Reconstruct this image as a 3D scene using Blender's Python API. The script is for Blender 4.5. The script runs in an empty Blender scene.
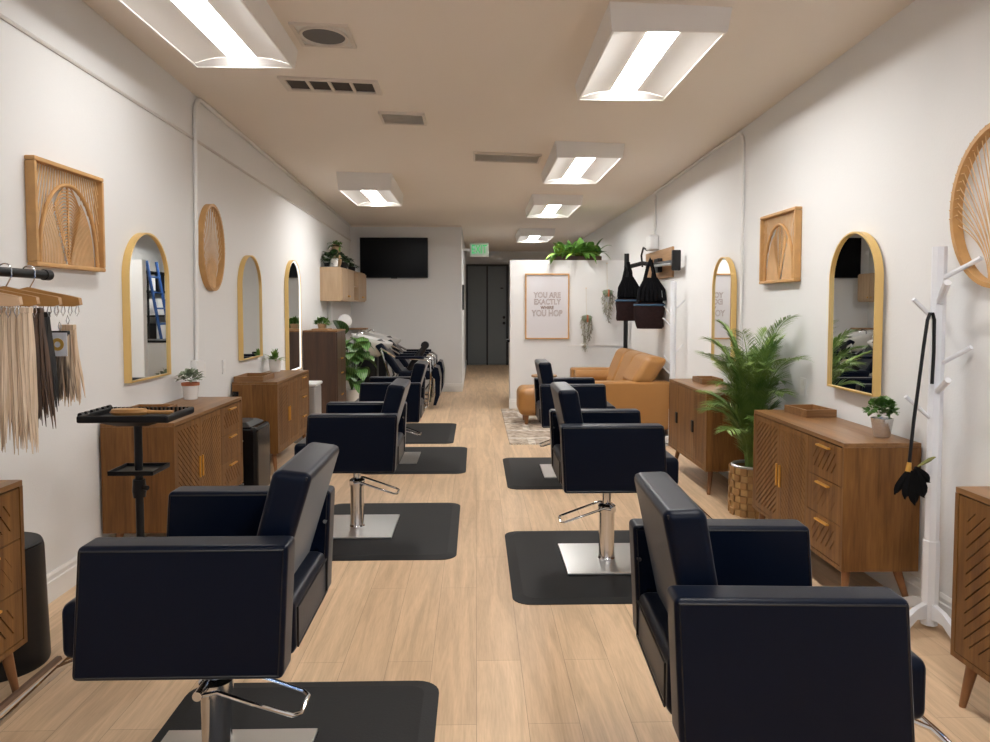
import bpy, bmesh, math, random
from mathutils import Vector, Matrix
random.seed(7)
PI = math.pi
scn = bpy.context.scene
COL = scn.collection
R = math.radians
WL, WR = -2.10, 2.13           # inner faces of the side walls
YF, YB, YP, YT = -2.6, 18.25, 10.4, 12.5   # front wall, rear wall, partition, television wall

# ------------------------------------------------------------------ materials
def nodes(name):
    m = bpy.data.materials.new(name); m.use_nodes = True
    nt = m.node_tree; b = nt.nodes['Principled BSDF']
    return m, nt, b
def pm(name, col, rough=.5, metal=0, bump=0, bscale=200, spec=.5, var=0, vscale=6, coat=0):
    m, nt, b = nodes(name)
    b.inputs['Base Color'].default_value = (*col, 1)
    b.inputs['Roughness'].default_value = rough
    b.inputs['Metallic'].default_value = metal
    b.inputs['Specular IOR Level'].default_value = spec
    b.inputs['Coat Weight'].default_value = coat
    tc = nt.nodes.new('ShaderNodeTexCoord')
    if var:
        n = nt.nodes.new('ShaderNodeTexNoise'); n.inputs['Scale'].default_value = vscale; n.inputs['Detail'].default_value = 4
        nt.links.new(tc.outputs['Object'], n.inputs['Vector'])
        mx = nt.nodes.new('ShaderNodeMix'); mx.data_type = 'RGBA'
        mx.inputs['A'].default_value = (*[c*(1-var) for c in col], 1); mx.inputs['B'].default_value = (*[min(1, c*(1+var)) for c in col], 1)
        nt.links.new(n.outputs['Fac'], mx.inputs['Factor']); nt.links.new(mx.outputs['Result'], b.inputs['Base Color'])
    if bump:
        n = nt.nodes.new('ShaderNodeTexNoise'); n.inputs['Scale'].default_value = bscale; n.inputs['Detail'].default_value = 3
        nt.links.new(tc.outputs['Object'], n.inputs['Vector'])
        bp = nt.nodes.new('ShaderNodeBump'); bp.inputs['Strength'].default_value = bump; bp.inputs['Distance'].default_value = .002
        nt.links.new(n.outputs['Fac'], bp.inputs['Height']); nt.links.new(bp.outputs['Normal'], b.inputs['Normal'])
    return m
def wood(name, c1, c2, axis='Z', rough=.4, scale=1.0, contrast=(.3, .7), spec=.5):
    m, nt, b = nodes(name); L = nt.links.new
    b.inputs['Specular IOR Level'].default_value = spec
    tc = nt.nodes.new('ShaderNodeTexCoord'); mp = nt.nodes.new('ShaderNodeMapping')
    s = [14*scale]*3; s['XYZ'.index(axis)] = 1.1*scale
    mp.inputs['Scale'].default_value = s
    L(tc.outputs['Object'], mp.inputs['Vector'])
    n1 = nt.nodes.new('ShaderNodeTexNoise'); n1.inputs['Scale'].default_value = 1.0; n1.inputs['Detail'].default_value = 6; n1.inputs['Distortion'].default_value = 1.2
    n2 = nt.nodes.new('ShaderNodeTexNoise'); n2.inputs['Scale'].default_value = 7; n2.inputs['Detail'].default_value = 3
    L(mp.outputs['Vector'], n1.inputs['Vector']); L(mp.outputs['Vector'], n2.inputs['Vector'])
    ad = nt.nodes.new('ShaderNodeMath'); ad.operation = 'MULTIPLY_ADD'; ad.inputs[1].default_value = .3
    L(n2.outputs['Fac'], ad.inputs[0]); 
    sc = nt.nodes.new('ShaderNodeMath'); sc.operation = 'MULTIPLY'; sc.inputs[1].default_value = .7
    L(n1.outputs['Fac'], sc.inputs[0]); L(sc.outputs[0], ad.inputs[2])
    cr = nt.nodes.new('ShaderNodeValToRGB')
    cr.color_ramp.elements[0].position = contrast[0]; cr.color_ramp.elements[0].color = (*c2, 1)
    cr.color_ramp.elements[1].position = contrast[1]; cr.color_ramp.elements[1].color = (*c1, 1)
    L(ad.outputs[0], cr.inputs['Fac']); L(cr.outputs['Color'], b.inputs['Base Color'])
    b.inputs['Roughness'].default_value = rough
    bp = nt.nodes.new('ShaderNodeBump'); bp.inputs['Strength'].default_value = .08; bp.inputs['Distance'].default_value = .002
    L(ad.outputs[0], bp.inputs['Height']); L(bp.outputs['Normal'], b.inputs['Normal'])
    return m
def floor_mat():
    m, nt, b = nodes('oak_plank_floor'); L = nt.links.new
    tc = nt.nodes.new('ShaderNodeTexCoord'); mp = nt.nodes.new('ShaderNodeMapping')
    mp.inputs['Rotation'].default_value = (0, 0, R(90))
    L(tc.outputs['Object'], mp.inputs['Vector'])
    br = nt.nodes.new('ShaderNodeTexBrick')
    br.inputs['Scale'].default_value = 1; br.inputs['Brick Width'].default_value = 1.25; br.inputs['Row Height'].default_value = .18
    br.inputs['Mortar Size'].default_value = .0010; br.inputs['Mortar Smooth'].default_value = .2; br.offset = .37
    br.inputs['Color1'].default_value = (.70, .505, .325, 1); br.inputs['Color2'].default_value = (.62, .435, .275, 1); br.inputs['Mortar'].default_value = (.36, .245, .155, 1)
    L(mp.outputs['Vector'], br.inputs['Vector'])
    m2 = nt.nodes.new('ShaderNodeMapping'); m2.inputs['Scale'].default_value = (11, .75, 1)
    L(tc.outputs['Object'], m2.inputs['Vector'])
    n = nt.nodes.new('ShaderNodeTexNoise'); n.inputs['Scale'].default_value = 1.3; n.inputs['Detail'].default_value = 6; n.inputs['Distortion'].default_value = 1.6
    L(m2.outputs['Vector'], n.inputs['Vector'])
    n2 = nt.nodes.new('ShaderNodeTexNoise'); n2.inputs['Scale'].default_value = 14; n2.inputs['Detail'].default_value = 4
    L(m2.outputs['Vector'], n2.inputs['Vector'])
    cr = nt.nodes.new('ShaderNodeValToRGB'); cr.color_ramp.elements[0].position = .32; cr.color_ramp.elements[0].color = (.82, .805, .78, 1)
    cr.color_ramp.elements[1].position = .66; cr.color_ramp.elements[1].color = (1.08, 1.08, 1.08, 1)
    L(n.outputs['Fac'], cr.inputs['Fac'])
    cr2 = nt.nodes.new('ShaderNodeValToRGB'); cr2.color_ramp.elements[0].position = .3; cr2.color_ramp.elements[0].color = (.9, .89, .88, 1)
    cr2.color_ramp.elements[1].position = .6; cr2.color_ramp.elements[1].color = (1, 1, 1, 1)
    L(n2.outputs['Fac'], cr2.inputs['Fac'])
    def mul(a, c):
        x = nt.nodes.new('ShaderNodeMix'); x.data_type = 'RGBA'; x.blend_type = 'MULTIPLY'; x.inputs['Factor'].default_value = 1
        L(a, x.inputs['A']); L(c, x.inputs['B']); return x.outputs['Result']
    L(mul(mul(br.outputs['Color'], cr.outputs['Color']), cr2.outputs['Color']), b.inputs['Base Color'])
    b.inputs['Roughness'].default_value = .42; b.inputs['Specular IOR Level'].default_value = .35
    bp = nt.nodes.new('ShaderNodeBump'); bp.inputs['Strength'].default_value = .15; bp.inputs['Distance'].default_value = .001
    L(br.outputs['Fac'], bp.inputs['Height']); bp.invert = True; L(bp.outputs['Normal'], b.inputs['Normal'])
    return m
def emis(name, col, strength, base=(.8, .8, .8)):
    m, nt, b = nodes(name)
    b.inputs['Base Color'].default_value = (*base, 1)
    b.inputs['Emission Color'].default_value = (*col, 1); b.inputs['Emission Strength'].default_value = strength
    return m
def leafmat(name, c1, c2, stripe=None):
    m, nt, b = nodes(name); L = nt.links.new
    tc = nt.nodes.new('ShaderNodeTexCoord'); n = nt.nodes.new('ShaderNodeTexNoise'); n.inputs['Scale'].default_value = 9; n.inputs['Detail'].default_value = 2
    L(tc.outputs['Object'], n.inputs['Vector'])
    cr = nt.nodes.new('ShaderNodeValToRGB'); cr.color_ramp.elements[0].position = .35; cr.color_ramp.elements[0].color = (*c2, 1)
    cr.color_ramp.elements[1].position = .65; cr.color_ramp.elements[1].color = (*c1, 1)
    L(n.outputs['Fac'], cr.inputs['Fac'])
    if stripe:
        w = nt.nodes.new('ShaderNodeTexWave'); w.inputs['Scale'].default_value = 14; w.inputs['Distortion'].default_value = 2
        L(tc.outputs['Object'], w.inputs['Vector'])
        c2r = nt.nodes.new('ShaderNodeValToRGB'); c2r.color_ramp.elements[0].position = .62; c2r.color_ramp.elements[0].color = (0, 0, 0, 1); c2r.color_ramp.elements[1].position = .9
        L(w.outputs['Fac'], c2r.inputs['Fac'])
        mx = nt.nodes.new('ShaderNodeMix'); mx.data_type = 'RGBA'; mx.inputs['B'].default_value = (*stripe, 1)
        L(c2r.outputs['Color'], mx.inputs['Factor']); L(cr.outputs['Color'], mx.inputs['A']); L(mx.outputs['Result'], b.inputs['Base Color'])
    else:
        L(cr.outputs['Color'], b.inputs['Base Color'])
    b.inputs['Roughness'].default_value = .4
    return m
def hairmat(name, c1, c2):
    m, nt, b = nodes(name); L = nt.links.new
    tc = nt.nodes.new('ShaderNodeTexCoord'); mp = nt.nodes.new('ShaderNodeMapping'); mp.inputs['Scale'].default_value = (90, 90, 1.2)
    L(tc.outputs['Object'], mp.inputs['Vector'])
    n = nt.nodes.new('ShaderNodeTexNoise'); n.inputs['Scale'].default_value = 1; n.inputs['Detail'].default_value = 3
    L(mp.outputs['Vector'], n.inputs['Vector'])
    cr = nt.nodes.new('ShaderNodeValToRGB'); cr.color_ramp.elements[0].position = .38; cr.color_ramp.elements[0].color = (*c2, 1)
    cr.color_ramp.elements[1].position = .62; cr.color_ramp.elements[1].color = (*c1, 1)
    L(n.outputs['Fac'], cr.inputs['Fac']); L(cr.outputs['Color'], b.inputs['Base Color']); b.inputs['Roughness'].default_value = .45
    return m
def rug_mat():
    m, nt, b = nodes('distressed_rug'); L = nt.links.new
    tc = nt.nodes.new('ShaderNodeTexCoord')
    br = nt.nodes.new('ShaderNodeTexBrick'); br.inputs['Scale'].default_value = 1; br.inputs['Brick Width'].default_value = .62; br.inputs['Row Height'].default_value = .5
    br.inputs['Mortar Size'].default_value = .04; br.inputs['Color1'].default_value = (.56, .47, .37, 1); br.inputs['Color2'].default_value = (.44, .36, .29, 1); br.inputs['Mortar'].default_value = (.66, .6, .52, 1)
    L(tc.outputs['Object'], br.inputs['Vector'])
    n = nt.nodes.new('ShaderNodeTexNoise'); n.inputs['Scale'].default_value = 16; n.inputs['Detail'].default_value = 6; L(tc.outputs['Object'], n.inputs['Vector'])
    cr = nt.nodes.new('ShaderNodeValToRGB'); cr.color_ramp.elements[0].position = .4; cr.color_ramp.elements[0].color = (.45, .42, .4, 1); cr.color_ramp.elements[1].position = .56; cr.color_ramp.elements[1].color = (1, 1, 1, 1)
    L(n.outputs['Fac'], cr.inputs['Fac'])
    mx = nt.nodes.new('ShaderNodeMix'); mx.data_type = 'RGBA'; mx.blend_type = 'MULTIPLY'; mx.inputs['Factor'].default_value = .75
    L(br.outputs['Color'], mx.inputs['A']); L(cr.outputs['Color'], mx.inputs['B']); L(mx.outputs['Result'], b.inputs['Base Color'])
    b.inputs['Roughness'].default_value = .95
    return m
def glass_mat():
    m = bpy.data.materials.new('window_glass'); m.use_nodes = True; nt = m.node_tree; nt.nodes.clear()
    o = nt.nodes.new('ShaderNodeOutputMaterial'); mx = nt.nodes.new('ShaderNodeMixShader'); t = nt.nodes.new('ShaderNodeBsdfTransparent'); g = nt.nodes.new('ShaderNodeBsdfGlossy')
    g.inputs['Roughness'].default_value = .02; mx.inputs[0].default_value = .08
    nt.links.new(t.outputs[0], mx.inputs[1]); nt.links.new(g.outputs[0], mx.inputs[2]); nt.links.new(mx.outputs[0], o.inputs[0])
    return m

M = {}
M['wall'] = pm('wall_paint', (.755, .757, .755), .85, bump=.35, bscale=90)
M['ceil'] = pm('ceiling_paint', (.80, .735, .66), .9, bump=.1, bscale=60)
M['trim'] = pm('trim_white', (.78, .77, .75), .5)
M['floor'] = floor_mat()
M['seam'] = pm('painted_strip', (.62, .60, .58), .6)
M['wal_v'] = wood('walnut_upright', (.250, .118, .034), (.108, .043, .0115), 'Z', .42, contrast=(.34, .66), spec=.3)
M['wal_h'] = wood('walnut_lengthwise', (.28, .142, .055), (.17, .080, .028), 'X', .36, contrast=(.36, .64), spec=.4)  # lighter, pinker than the uprights: reflection on the tops put into the colour
M['wal_groove'] = pm('walnut_groove', (.075, .032, .013), .6)
M['wal_dark'] = wood('dark_walnut', (.10, .052, .03), (.04, .02, .012), 'Z', .42, .8)
M['leg'] = wood('leg_wood', (.30, .135, .05), (.20, .085, .03), 'Z', .4)
M['oak'] = wood('light_oak', (.52, .37, .235), (.40, .275, .165), 'Z', .5)
M['board'] = wood('board_wood', (.46, .27, .13), (.30, .16, .07), 'X', .5)
M['bamboo'] = pm('rattan', (.54, .30, .11), .45, var=.25, vscale=14)
M['bamboo_l'] = pm('pale_cane', (.66, .43, .22), .5, var=.2, vscale=20)
M['gold'] = pm('brushed_gold', (.80, .56, .22), .36, metal=.6)
M['brass'] = pm('brass_handle', (.82, .46, .10), .28, metal=.7)
M['mirror'] = pm('mirror_glass', (.86, .88, .87), .0, metal=1)
M['leather'] = pm('black_leather', (.0015, .0040, .0125), .36, bump=.12, bscale=260, spec=.13)
for _n, _v in (('Sheen Weight', .22), ('Sheen Roughness', .28)): M['leather'].node_tree.nodes['Principled BSDF'].inputs[_n].default_value = _v
M['pipe'] = pm('black_piping', (.004, .004, .005), .35)
M['chrome'] = pm('chrome', (.62, .63, .65), .10, metal=1)
M['steel'] = pm('brushed_steel', (.58, .57, .55), .30, metal=1, bump=.05, bscale=300)
M['rubber'] = pm('rubber_mat', (.013, .013, .0135), .62, bump=.25, bscale=120, spec=.25)
M['black'] = pm('black_plastic', (.007, .007, .008), .4, spec=.3)
M['blackm'] = pm('black_metal', (.007, .007, .008), .45, spec=.3)
M['blackgloss'] = pm('gloss_black', (.005, .005, .006), .2, spec=.25)
M['white'] = pm('white_plastic', (.78, .78, .78), .35)
M['whitep'] = pm('white_painted_wood', (.76, .78, .82), .4)
M['ceramic'] = pm('white_ceramic', (.78, .77, .75), .15)
M['terra'] = pm('terracotta', (.46, .15, .07), .8)
M['soil'] = pm('soil', (.03, .02, .013), .95)
M['silver'] = pm('silver_pot', (.72, .72, .71), .26, metal=.8)
M['tan'] = pm('tan_leather', (.37, .175, .048), .42, bump=.15, bscale=120, var=.1, vscale=4)
M['rug'] = rug_mat(); M['fringe'] = pm('rug_edge', (.62, .56, .48), .95)
M['paper'] = pm('poster_paper', (.64, .625, .65), .6, bump=.5, bscale=5)
M['ink'] = pm('brown_ink', (.30, .20, .155), .7)
M['tvscreen'] = pm('screen', (.003, .003, .004), .25, spec=.12)
M['doorg'] = pm('charcoal_door', (.17, .19, .20), .5, bump=.3, bscale=40)
M['doorf'] = pm('black_door_frame', (.012, .012, .013), .5)
M['lens'] = emis('light_diffuser', (1, .985, .96), 30)
M['lens_mid'] = emis('light_diffuser_mid', (1, .985, .96), 22)
M['lens_soft'] = emis('light_diffuser_dim', (1, .985, .96), 12)
M['panel'] = pm('light_reflector', (.90, .895, .88), .5)
M['house'] = pm('light_housing', (.80, .78, .75), .5)
M['exitg'] = emis('exit_green', (.05, .8, .25), .35, (.02, .3, .1))
M['exitw'] = pm('exit_face', (.70, .74, .70), .5)
M['vent'] = pm('vent_frame', (.66, .60, .53), .6)
M['ventd'] = pm('vent_dark', (.055, .045, .037), .9)
M['ventm'] = pm('duct_grey', (.13, .13, .13), .8)
M['ventg'] = pm('vent_grey', (.66, .64, .60), .7)
M['g1'] = leafmat('leaf_mid', (.13, .27, .05), (.05, .13, .024))
M['g2'] = leafmat('leaf_dark', (.03, .085, .018), (.012, .035, .010))
M['g3'] = leafmat('leaf_lime', (.24, .36, .05), (.09, .20, .025))
M['g4'] = leafmat('leaf_palm', (.25, .37, .09), (.10, .20, .04))
M['gs'] = leafmat('leaf_striped', (.055, .17, .03), (.02, .07, .015), (.17, .30, .09))
M['gsage'] = leafmat('leaf_sage', (.30, .36, .24), (.16, .21, .13))
M['gair'] = leafmat('leaf_airplant', (.30, .28, .20), (.17, .16, .11))
M['gstem'] = pm('green_stem', (.16, .22, .06), .5)
M['basketd'] = pm('basket_weave_dark', (.36, .20, .075), .6, var=.3, vscale=18)
M['tanvase'] = pm('tan_vase', (.40, .27, .15), .7)
M['basket'] = pm('basket_weave', (.52, .33, .14), .6, var=.35, vscale=18)
M['blond'] = hairmat('hair_blond', (.76, .61, .45), (.52, .39, .26))
M['brown'] = hairmat('hair_brown', (.12, .065, .035), (.05, .025, .013))
M['dark'] = hairmat('hair_black', (.012, .009, .008), (.004, .003, .003))
M['strip'] = hairmat('hair_highlight', (.50, .38, .26), (.06, .035, .02))
M['lblond'] = hairmat('hair_pale', (.80, .62, .44), (.60, .43, .27))
M['hang1'] = wood('hanger_pale', (.60, .40, .24), (.50, .32, .18), 'X', .4)
M['hang2'] = wood('hanger_tan', (.48, .25, .08), (.38, .19, .06), 'X', .4)
M['card'] = pm('white_card', (.78, .80, .86), .5)
M['goldp'] = pm('gold_print', (.62, .38, .08), .4)
M['glass'] = glass_mat()
M['denim'] = pm('dark_fabric', (.005, .005, .006), .9, spec=.1)
M['brownf'] = pm('brown_fabric', (.022, .012, .012), .9, spec=.1, var=.4, vscale=30)
M['bluetrim'] = pm('blue_trim', (.035, .09, .16), .7)
M['ladder'] = pm('blue_ladder', (.01, .06, .22), .5)
M['olive'] = pm('olive_edge', (.18, .18, .04), .6)
M['feather'] = pm('black_feather', (.004, .004, .0045), .8, spec=.1)
M['cotton'] = pm('cotton_string', (.66, .60, .50), .9)
M['grey'] = pm('grey_metal', (.45, .46, .47), .35, metal=.5)
M['cord'] = pm('cord_cover_brown', (.16, .09, .055), .5)

# ------------------------------------------------------------------ mesh builder
class MB:
    def __init__(s):
        s.bm = bmesh.new(); s.mi = 0; s.T = None; s.wn = False
    def _v(s, p):
        p = Vector(p)
        if s.T is not None: p = s.T @ p
        return s.bm.verts.new(p)
    def face(s, vs):
        try:
            f = s.bm.faces.new(vs); f.material_index = s.mi; return f
        except ValueError: return None
    def hexa(s, p, bev=0, seg=2):
        """p: 8 points, bottom ring then top ring, same winding"""
        v = [s._v(q) for q in p]
        fs = [s.face([v[i] for i in q]) for q in ((3, 2, 1, 0), (4, 5, 6, 7), (0, 1, 5, 4), (1, 2, 6, 5), (2, 3, 7, 6), (3, 0, 4, 7))]
        if bev:
            s.wn = True; es = list({e for f in fs for e in f.edges})
            r = bmesh.ops.bevel(s.bm, geom=es, offset=bev, segments=seg, profile=.5, affect='EDGES', clamp_overlap=True)
            for f in r['faces']: f.material_index = s.mi
        return s
    def box(s, x0, x1, y0, y1, z0, z1, bev=0, seg=2):
        return s.hexa([(x0, y0, z0), (x1, y0, z0), (x1, y1, z0), (x0, y1, z0), (x0, y0, z1), (x1, y0, z1), (x1, y1, z1), (x0, y1, z1)], bev, seg)
    def cbox(s, c, d, bev=0, seg=2):
        return s.box(c[0]-d[0]/2, c[0]+d[0]/2, c[1]-d[1]/2, c[1]+d[1]/2, c[2]-d[2]/2, c[2]+d[2]/2, bev, seg)
    def tube(s, pts, r, n=8, closed=False):
        pts = [Vector(p) for p in pts]; m = len(pts)
        rr = r if isinstance(r, (list, tuple)) else [r]*m
        rings = []; prev = None
        for i, p in enumerate(pts):
            if closed: t = pts[(i+1) % m]-pts[i-1]
            else: t = pts[min(i+1, m-1)]-pts[max(i-1, 0)]
            if t.length < 1e-9: t = Vector((0, 0, 1))
            t.normalize()
            if prev is None:
                a = Vector((0, 0, 1)) if abs(t.z) < .9 else Vector((1, 0, 0))
                u = t.cross(a).normalized()
            else:
                u = (prev-t*prev.dot(t))
                if u.length < 1e-6: u = t.orthogonal()
                u.normalize()
            prev = u; w = t.cross(u)
            rings.append([s._v(p+(u*math.cos(2*PI*k/n)+w*math.sin(2*PI*k/n))*rr[i]) for k in range(n)])
        for i in range(m if closed else m-1):
            a, b = rings[i], rings[(i+1) % m]
            for k in range(n): s.face([a[k], a[(k+1) % n], b[(k+1) % n], b[k]])
        if not closed:
            s.face(list(reversed(rings[0]))); s.face(rings[-1])
        return s
    def lathe(s, prof, c=(0, 0, 0), n=24, sx=1, sy=1):
        rings = []
        for r, z in prof:
            if r < 1e-6: rings.append([s._v((c[0], c[1], c[2]+z))])
            else: rings.append([s._v((c[0]+sx*r*math.cos(2*PI*k/n), c[1]+sy*r*math.sin(2*PI*k/n), c[2]+z)) for k in range(n)])
        for a, b in zip(rings, rings[1:]):
            for k in range(n):
                k2 = (k+1) % n
                if len(a) == 1 and len(b) == 1: continue
                if len(a) == 1: s.face([a[0], b[k2], b[k]])
                elif len(b) == 1: s.face([a[k], a[k2], b[0]])
                else: s.face([a[k], a[k2], b[k2], b[k]])
        return s
    def prism(s, poly, d0, d1, ax='y'):
        """poly in (x,z) extruded along y (ax='y'), or (x,y) along z, or (y,z) along x"""
        f = {'y': lambda a, b, d: (a, d, b), 'z': lambda a, b, d: (a, b, d), 'x': lambda a, b, d: (d, a, b)}[ax]
        A = [s._v(f(a, b, d0)) for a, b in poly]; B = [s._v(f(a, b, d1)) for a, b in poly]
        n = len(poly); s.face(list(reversed(A))); s.face(B)
        for i in range(n): s.face([A[i], A[(i+1) % n], B[(i+1) % n], B[i]])
        return s
    def ring(s, outer, inner, d0, d1):
        """frame between two closed outlines with equal counts, (x,z), extruded along y"""
        n = len(outer)
        def lp(pl, d): return [s._v((a, d, b)) for a, b in pl]
        o0, o1, i0, i1 = lp(outer, d0), lp(outer, d1), lp(inner, d0), lp(inner, d1)
        for i in range(n):
            j = (i+1) % n
            s.face([o0[i], o0[j], o1[j], o1[i]]); s.face([i0[j], i0[i], i1[i], i1[j]])
            s.face([o0[j], o0[i], i0[i], i0[j]]); s.face([o1[i], o1[j], i1[j], i1[i]])
        return s
    def leaf(s, base, d, length, width, droop=.3, n=6, up=Vector((0, 0, 1)), fold=.12, tip=1.0):
        d = Vector(d).normalized(); base = Vector(base)
        side = d.cross(up)
        if side.length < 1e-3: side = d.orthogonal()
        side.normalize(); nrm = side.cross(d).normalized()
        rows = []
        for i in range(n+1):
            t = i/n
            w = width*.5*(math.sin(PI*min(1, t**.75*.97+.03)))**tip
            c = base+d*(length*t*(1-.18*droop*t))+Vector((0, 0, -1))*(droop*length*t*t*.6)
            rows.append([s._v(c-side*w+nrm*w*fold*2), s._v(c), s._v(c+side*w+nrm*w*fold*2)])
        for a, b in zip(rows, rows[1:]):
            s.face([a[0], a[1], b[1], b[0]]); s.face([a[1], a[2], b[2], b[1]])
        return s
    def build(s, name, mats, parent=None, smooth=40, loc=None, kind=None):
        bmesh.ops.recalc_face_normals(s.bm, faces=s.bm.faces[:])
        me = bpy.data.meshes.new(name); s.bm.to_mesh(me); s.bm.free()
        for mm in (mats if isinstance(mats, (list, tuple)) else [mats]): me.materials.append(mm)
        if smooth:
            me.polygons.foreach_set('use_smooth', [True]*len(me.polygons))
            me.set_sharp_from_angle(angle=R(smooth))
        o = bpy.data.objects.new(name, me); COL.objects.link(o)
        if s.wn and smooth:
            w = o.modifiers.new('weighted', 'WEIGHTED_NORMAL'); w.keep_sharp = True
        if parent: o.parent = parent
        if loc: o.location = loc
        if kind: o['kind'] = kind
        return o

def tag(o, label, cat, group=None):
    o['label'] = label; o['category'] = cat
    if group: o['group'] = group
    return o
def thing(name, label, cat, loc=(0, 0, 0), rz=0, group=None):
    o = bpy.data.objects.new(name, None); COL.objects.link(o); o.empty_display_size = .1
    o.location = loc; o.rotation_euler = (0, 0, R(rz))
    return tag(o, label, cat, group)
def kids(o): return [c for c in bpy.data.objects if c.parent == o]
def dup(root, loc, rz, label, group=None):
    r = root.copy(); COL.objects.link(r); r.location = loc; r.rotation_euler = (0, 0, R(rz)); r['label'] = label
    if group: r['group'] = group
    for ch in kids(root):
        c = ch.copy(); COL.objects.link(c); c.parent = r
        for g in kids(ch):
            d = g.copy(); COL.objects.link(d); d.parent = c
    return r
def arcpts(cx, cz, r, a0, a1, n, rz=None):
    rz = rz or r
    return [(cx+r*math.cos(R(a0+(a1-a0)*i/n)), cz+rz*math.sin(R(a0+(a1-a0)*i/n))) for i in range(n+1)]
LW, RW = 90, -90     # turn of things hung on the left / right wall (local x along the wall, -y out of it)

# ------------------------------------------------------------------ setting
def ceil_z(x, y):
    yl = max(y, 2.5); l = 3.02-.0343*(min(yl, YT)-5.8)
    pts = [(-9, 2.95), (3.6, 2.93), (5.97, 2.86), (8.8, 2.80), (12.5, 2.79), (30, 2.79)]
    for (a, za), (b, zb) in zip(pts, pts[1:]):
        if a <= y <= b: r = za+(zb-za)*(y-a)/(b-a); break
    t = (x-WL)/(WR-WL)
    return l+(r-l)*t
MB().box(-2.4, 2.4, YF-.2, YB+.2, -.12, 0).build('floor', M['floor'], kind='structure', smooth=0)
mb = MB(); ys = [YF-.1+i*(YB-YF+.2)/60 for i in range(61)]; xs = [WL-.1+i*(WR-WL+.2)/8 for i in range(9)]
g0 = [[mb._v((x, y, ceil_z(x, y))) for x in xs] for y in ys]; g1 = [[mb._v((x, y, 3.45)) for x in xs] for y in ys]
for i in range(60):
    for j in range(8):
        mb.face([g0[i][j], g0[i+1][j], g0[i+1][j+1], g0[i][j+1]]); mb.face([g1[i][j], g1[i][j+1], g1[i+1][j+1], g1[i+1][j]])
for i in range(60):
    for j in (0, 8): mb.face([g0[i][j], g0[i+1][j], g1[i+1][j], g1[i][j]])
for j in range(8):
    for i in (0, 60): mb.face([g0[i][j], g0[i][j+1], g1[i][j+1], g1[i][j]])
mb.build('ceiling', M['ceil'], kind='structure')
MB().box(WL-.12, WL, YF-.1, YB+.1, 0, 3.4).build('wall_left', M['wall'], kind='structure', smooth=0)
MB().box(WR, WR+.12, YF-.1, YB+.1, 0, 3.4).build('wall_right', M['wall'], kind='structure', smooth=0)
MB().box(WL, WR, YB, YB+.1, 0, 3.4).build('wall_back', M['wall'], kind='structure', smooth=0)
MB().box(WL, -.24, YT, YT+.12, 0, 3.4).build('wall_television', M['wall'], kind='structure', smooth=0)
MB().box(-.36, -.24, YT+.12, YB, 0, 3.4).build('wall_corridor', M['wall'], kind='structure', smooth=0)
MB().box(.48, WR, YP, YP+.11, 0, 2.093).build('wall_partition', M['wall'], kind='structure', smooth=0)
# street front behind the viewer, glazed
mb = MB(); mb.box(WL, WR, YF-.1, YF, 0, .45); mb.box(WL, WR, YF-.1, YF, 2.5, 3.4); mb.box(WL, -1.75, YF-.1, YF, .45, 2.5); mb.box(1.78, WR, YF-.1, YF, .45, 2.5); mb.box(-.1, .13, YF-.1, YF, .45, 2.5)
mb.build('wall_front', M['wall'], kind='structure', smooth=0)
for i, (a, b) in enumerate(((-1.75, -.1), (.13, 1.78))):
    mb = MB()
    for bx_ in ((a, a+.05, .45, 2.5), (b-.05, b, .45, 2.5), (a, b, .45, .5), (a, b, 2.45, 2.5)): mb.box(bx_[0], bx_[1], YF-.08, YF-.02, bx_[2], bx_[3])
    w = mb.build(f'window_{i+1}', M['blackm'], kind='structure', smooth=0)
    MB().box(a+.05, b-.05, YF-.055, YF-.045, .5, 2.45).build('pane', M['glass'], w, smooth=0)
def skirting(name, x0, x1, y0, y1, side):
    mb = MB()
    if side in 'lr':
        s = 1 if side == 'l' else -1; X = x0
        prof = [(0, 0), (.018*s, 0), (.018*s, .10), (.012*s, .105), (.012*s, .125), (.005*s, .14), (0, .14)]
        A = [mb._v((X+a, y0, z)) for a, z in prof]; B = [mb._v((X+a, y1, z)) for a, z in prof]
    else:
        prof = [(0, 0), (-.018, 0), (-.018, .10), (-.012, .105), (-.012, .125), (-.005, .14), (0, .14)]
        A = [mb._v((x0, y0+a, z)) for a, z in prof]; B = [mb._v((x1, y0+a, z)) for a, z in prof]
    n = len(prof); mb.face(A); mb.face(B)
    for i in range(n): mb.face([A[i], A[(i+1) % n], B[(i+1) % n], B[i]])
    return mb.build(name, M['trim'], kind='structure', smooth=0)
skirting('baseboard_left', WL, WL, YF, YT, 'l'); skirting('baseboard_right', WR, WR, YF, YP, 'r')
skirting('baseboard_television', WL, -.24, YT, YT, 'f'); skirting('baseboard_partition', .48, WR, YP, YP, 'f')
MB().box(-.24, -.228, YT, YB-.1, 0, .13).build('baseboard_corridor', M['trim'], kind='structure', smooth=0)
MB().box(.468, .48, YP-.018, YP+.11, 0, .14).build('baseboard_end', M['trim'], kind='structure', smooth=0)
# painted picture rail along the left wall, panel joint on the partition
MB().tube([(WL+.004, YF, 2.90), (WL+.004, 3.39, 2.729), (WL+.004, 5.66, 2.69), (WL+.004, YT, 2.54)], .011, 6).build('trim_1', M['seam'], kind='structure')
MB().box(1.29, WR, YP-.012, YP, .885, .9).build('trim_2', M['trim'], kind='structure', smooth=0)
MB().box(WL, -.24, YT-.02, YT, 2.77, 2.80).build('trim_3', M['ceil'], kind='structure', smooth=0)
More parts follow.
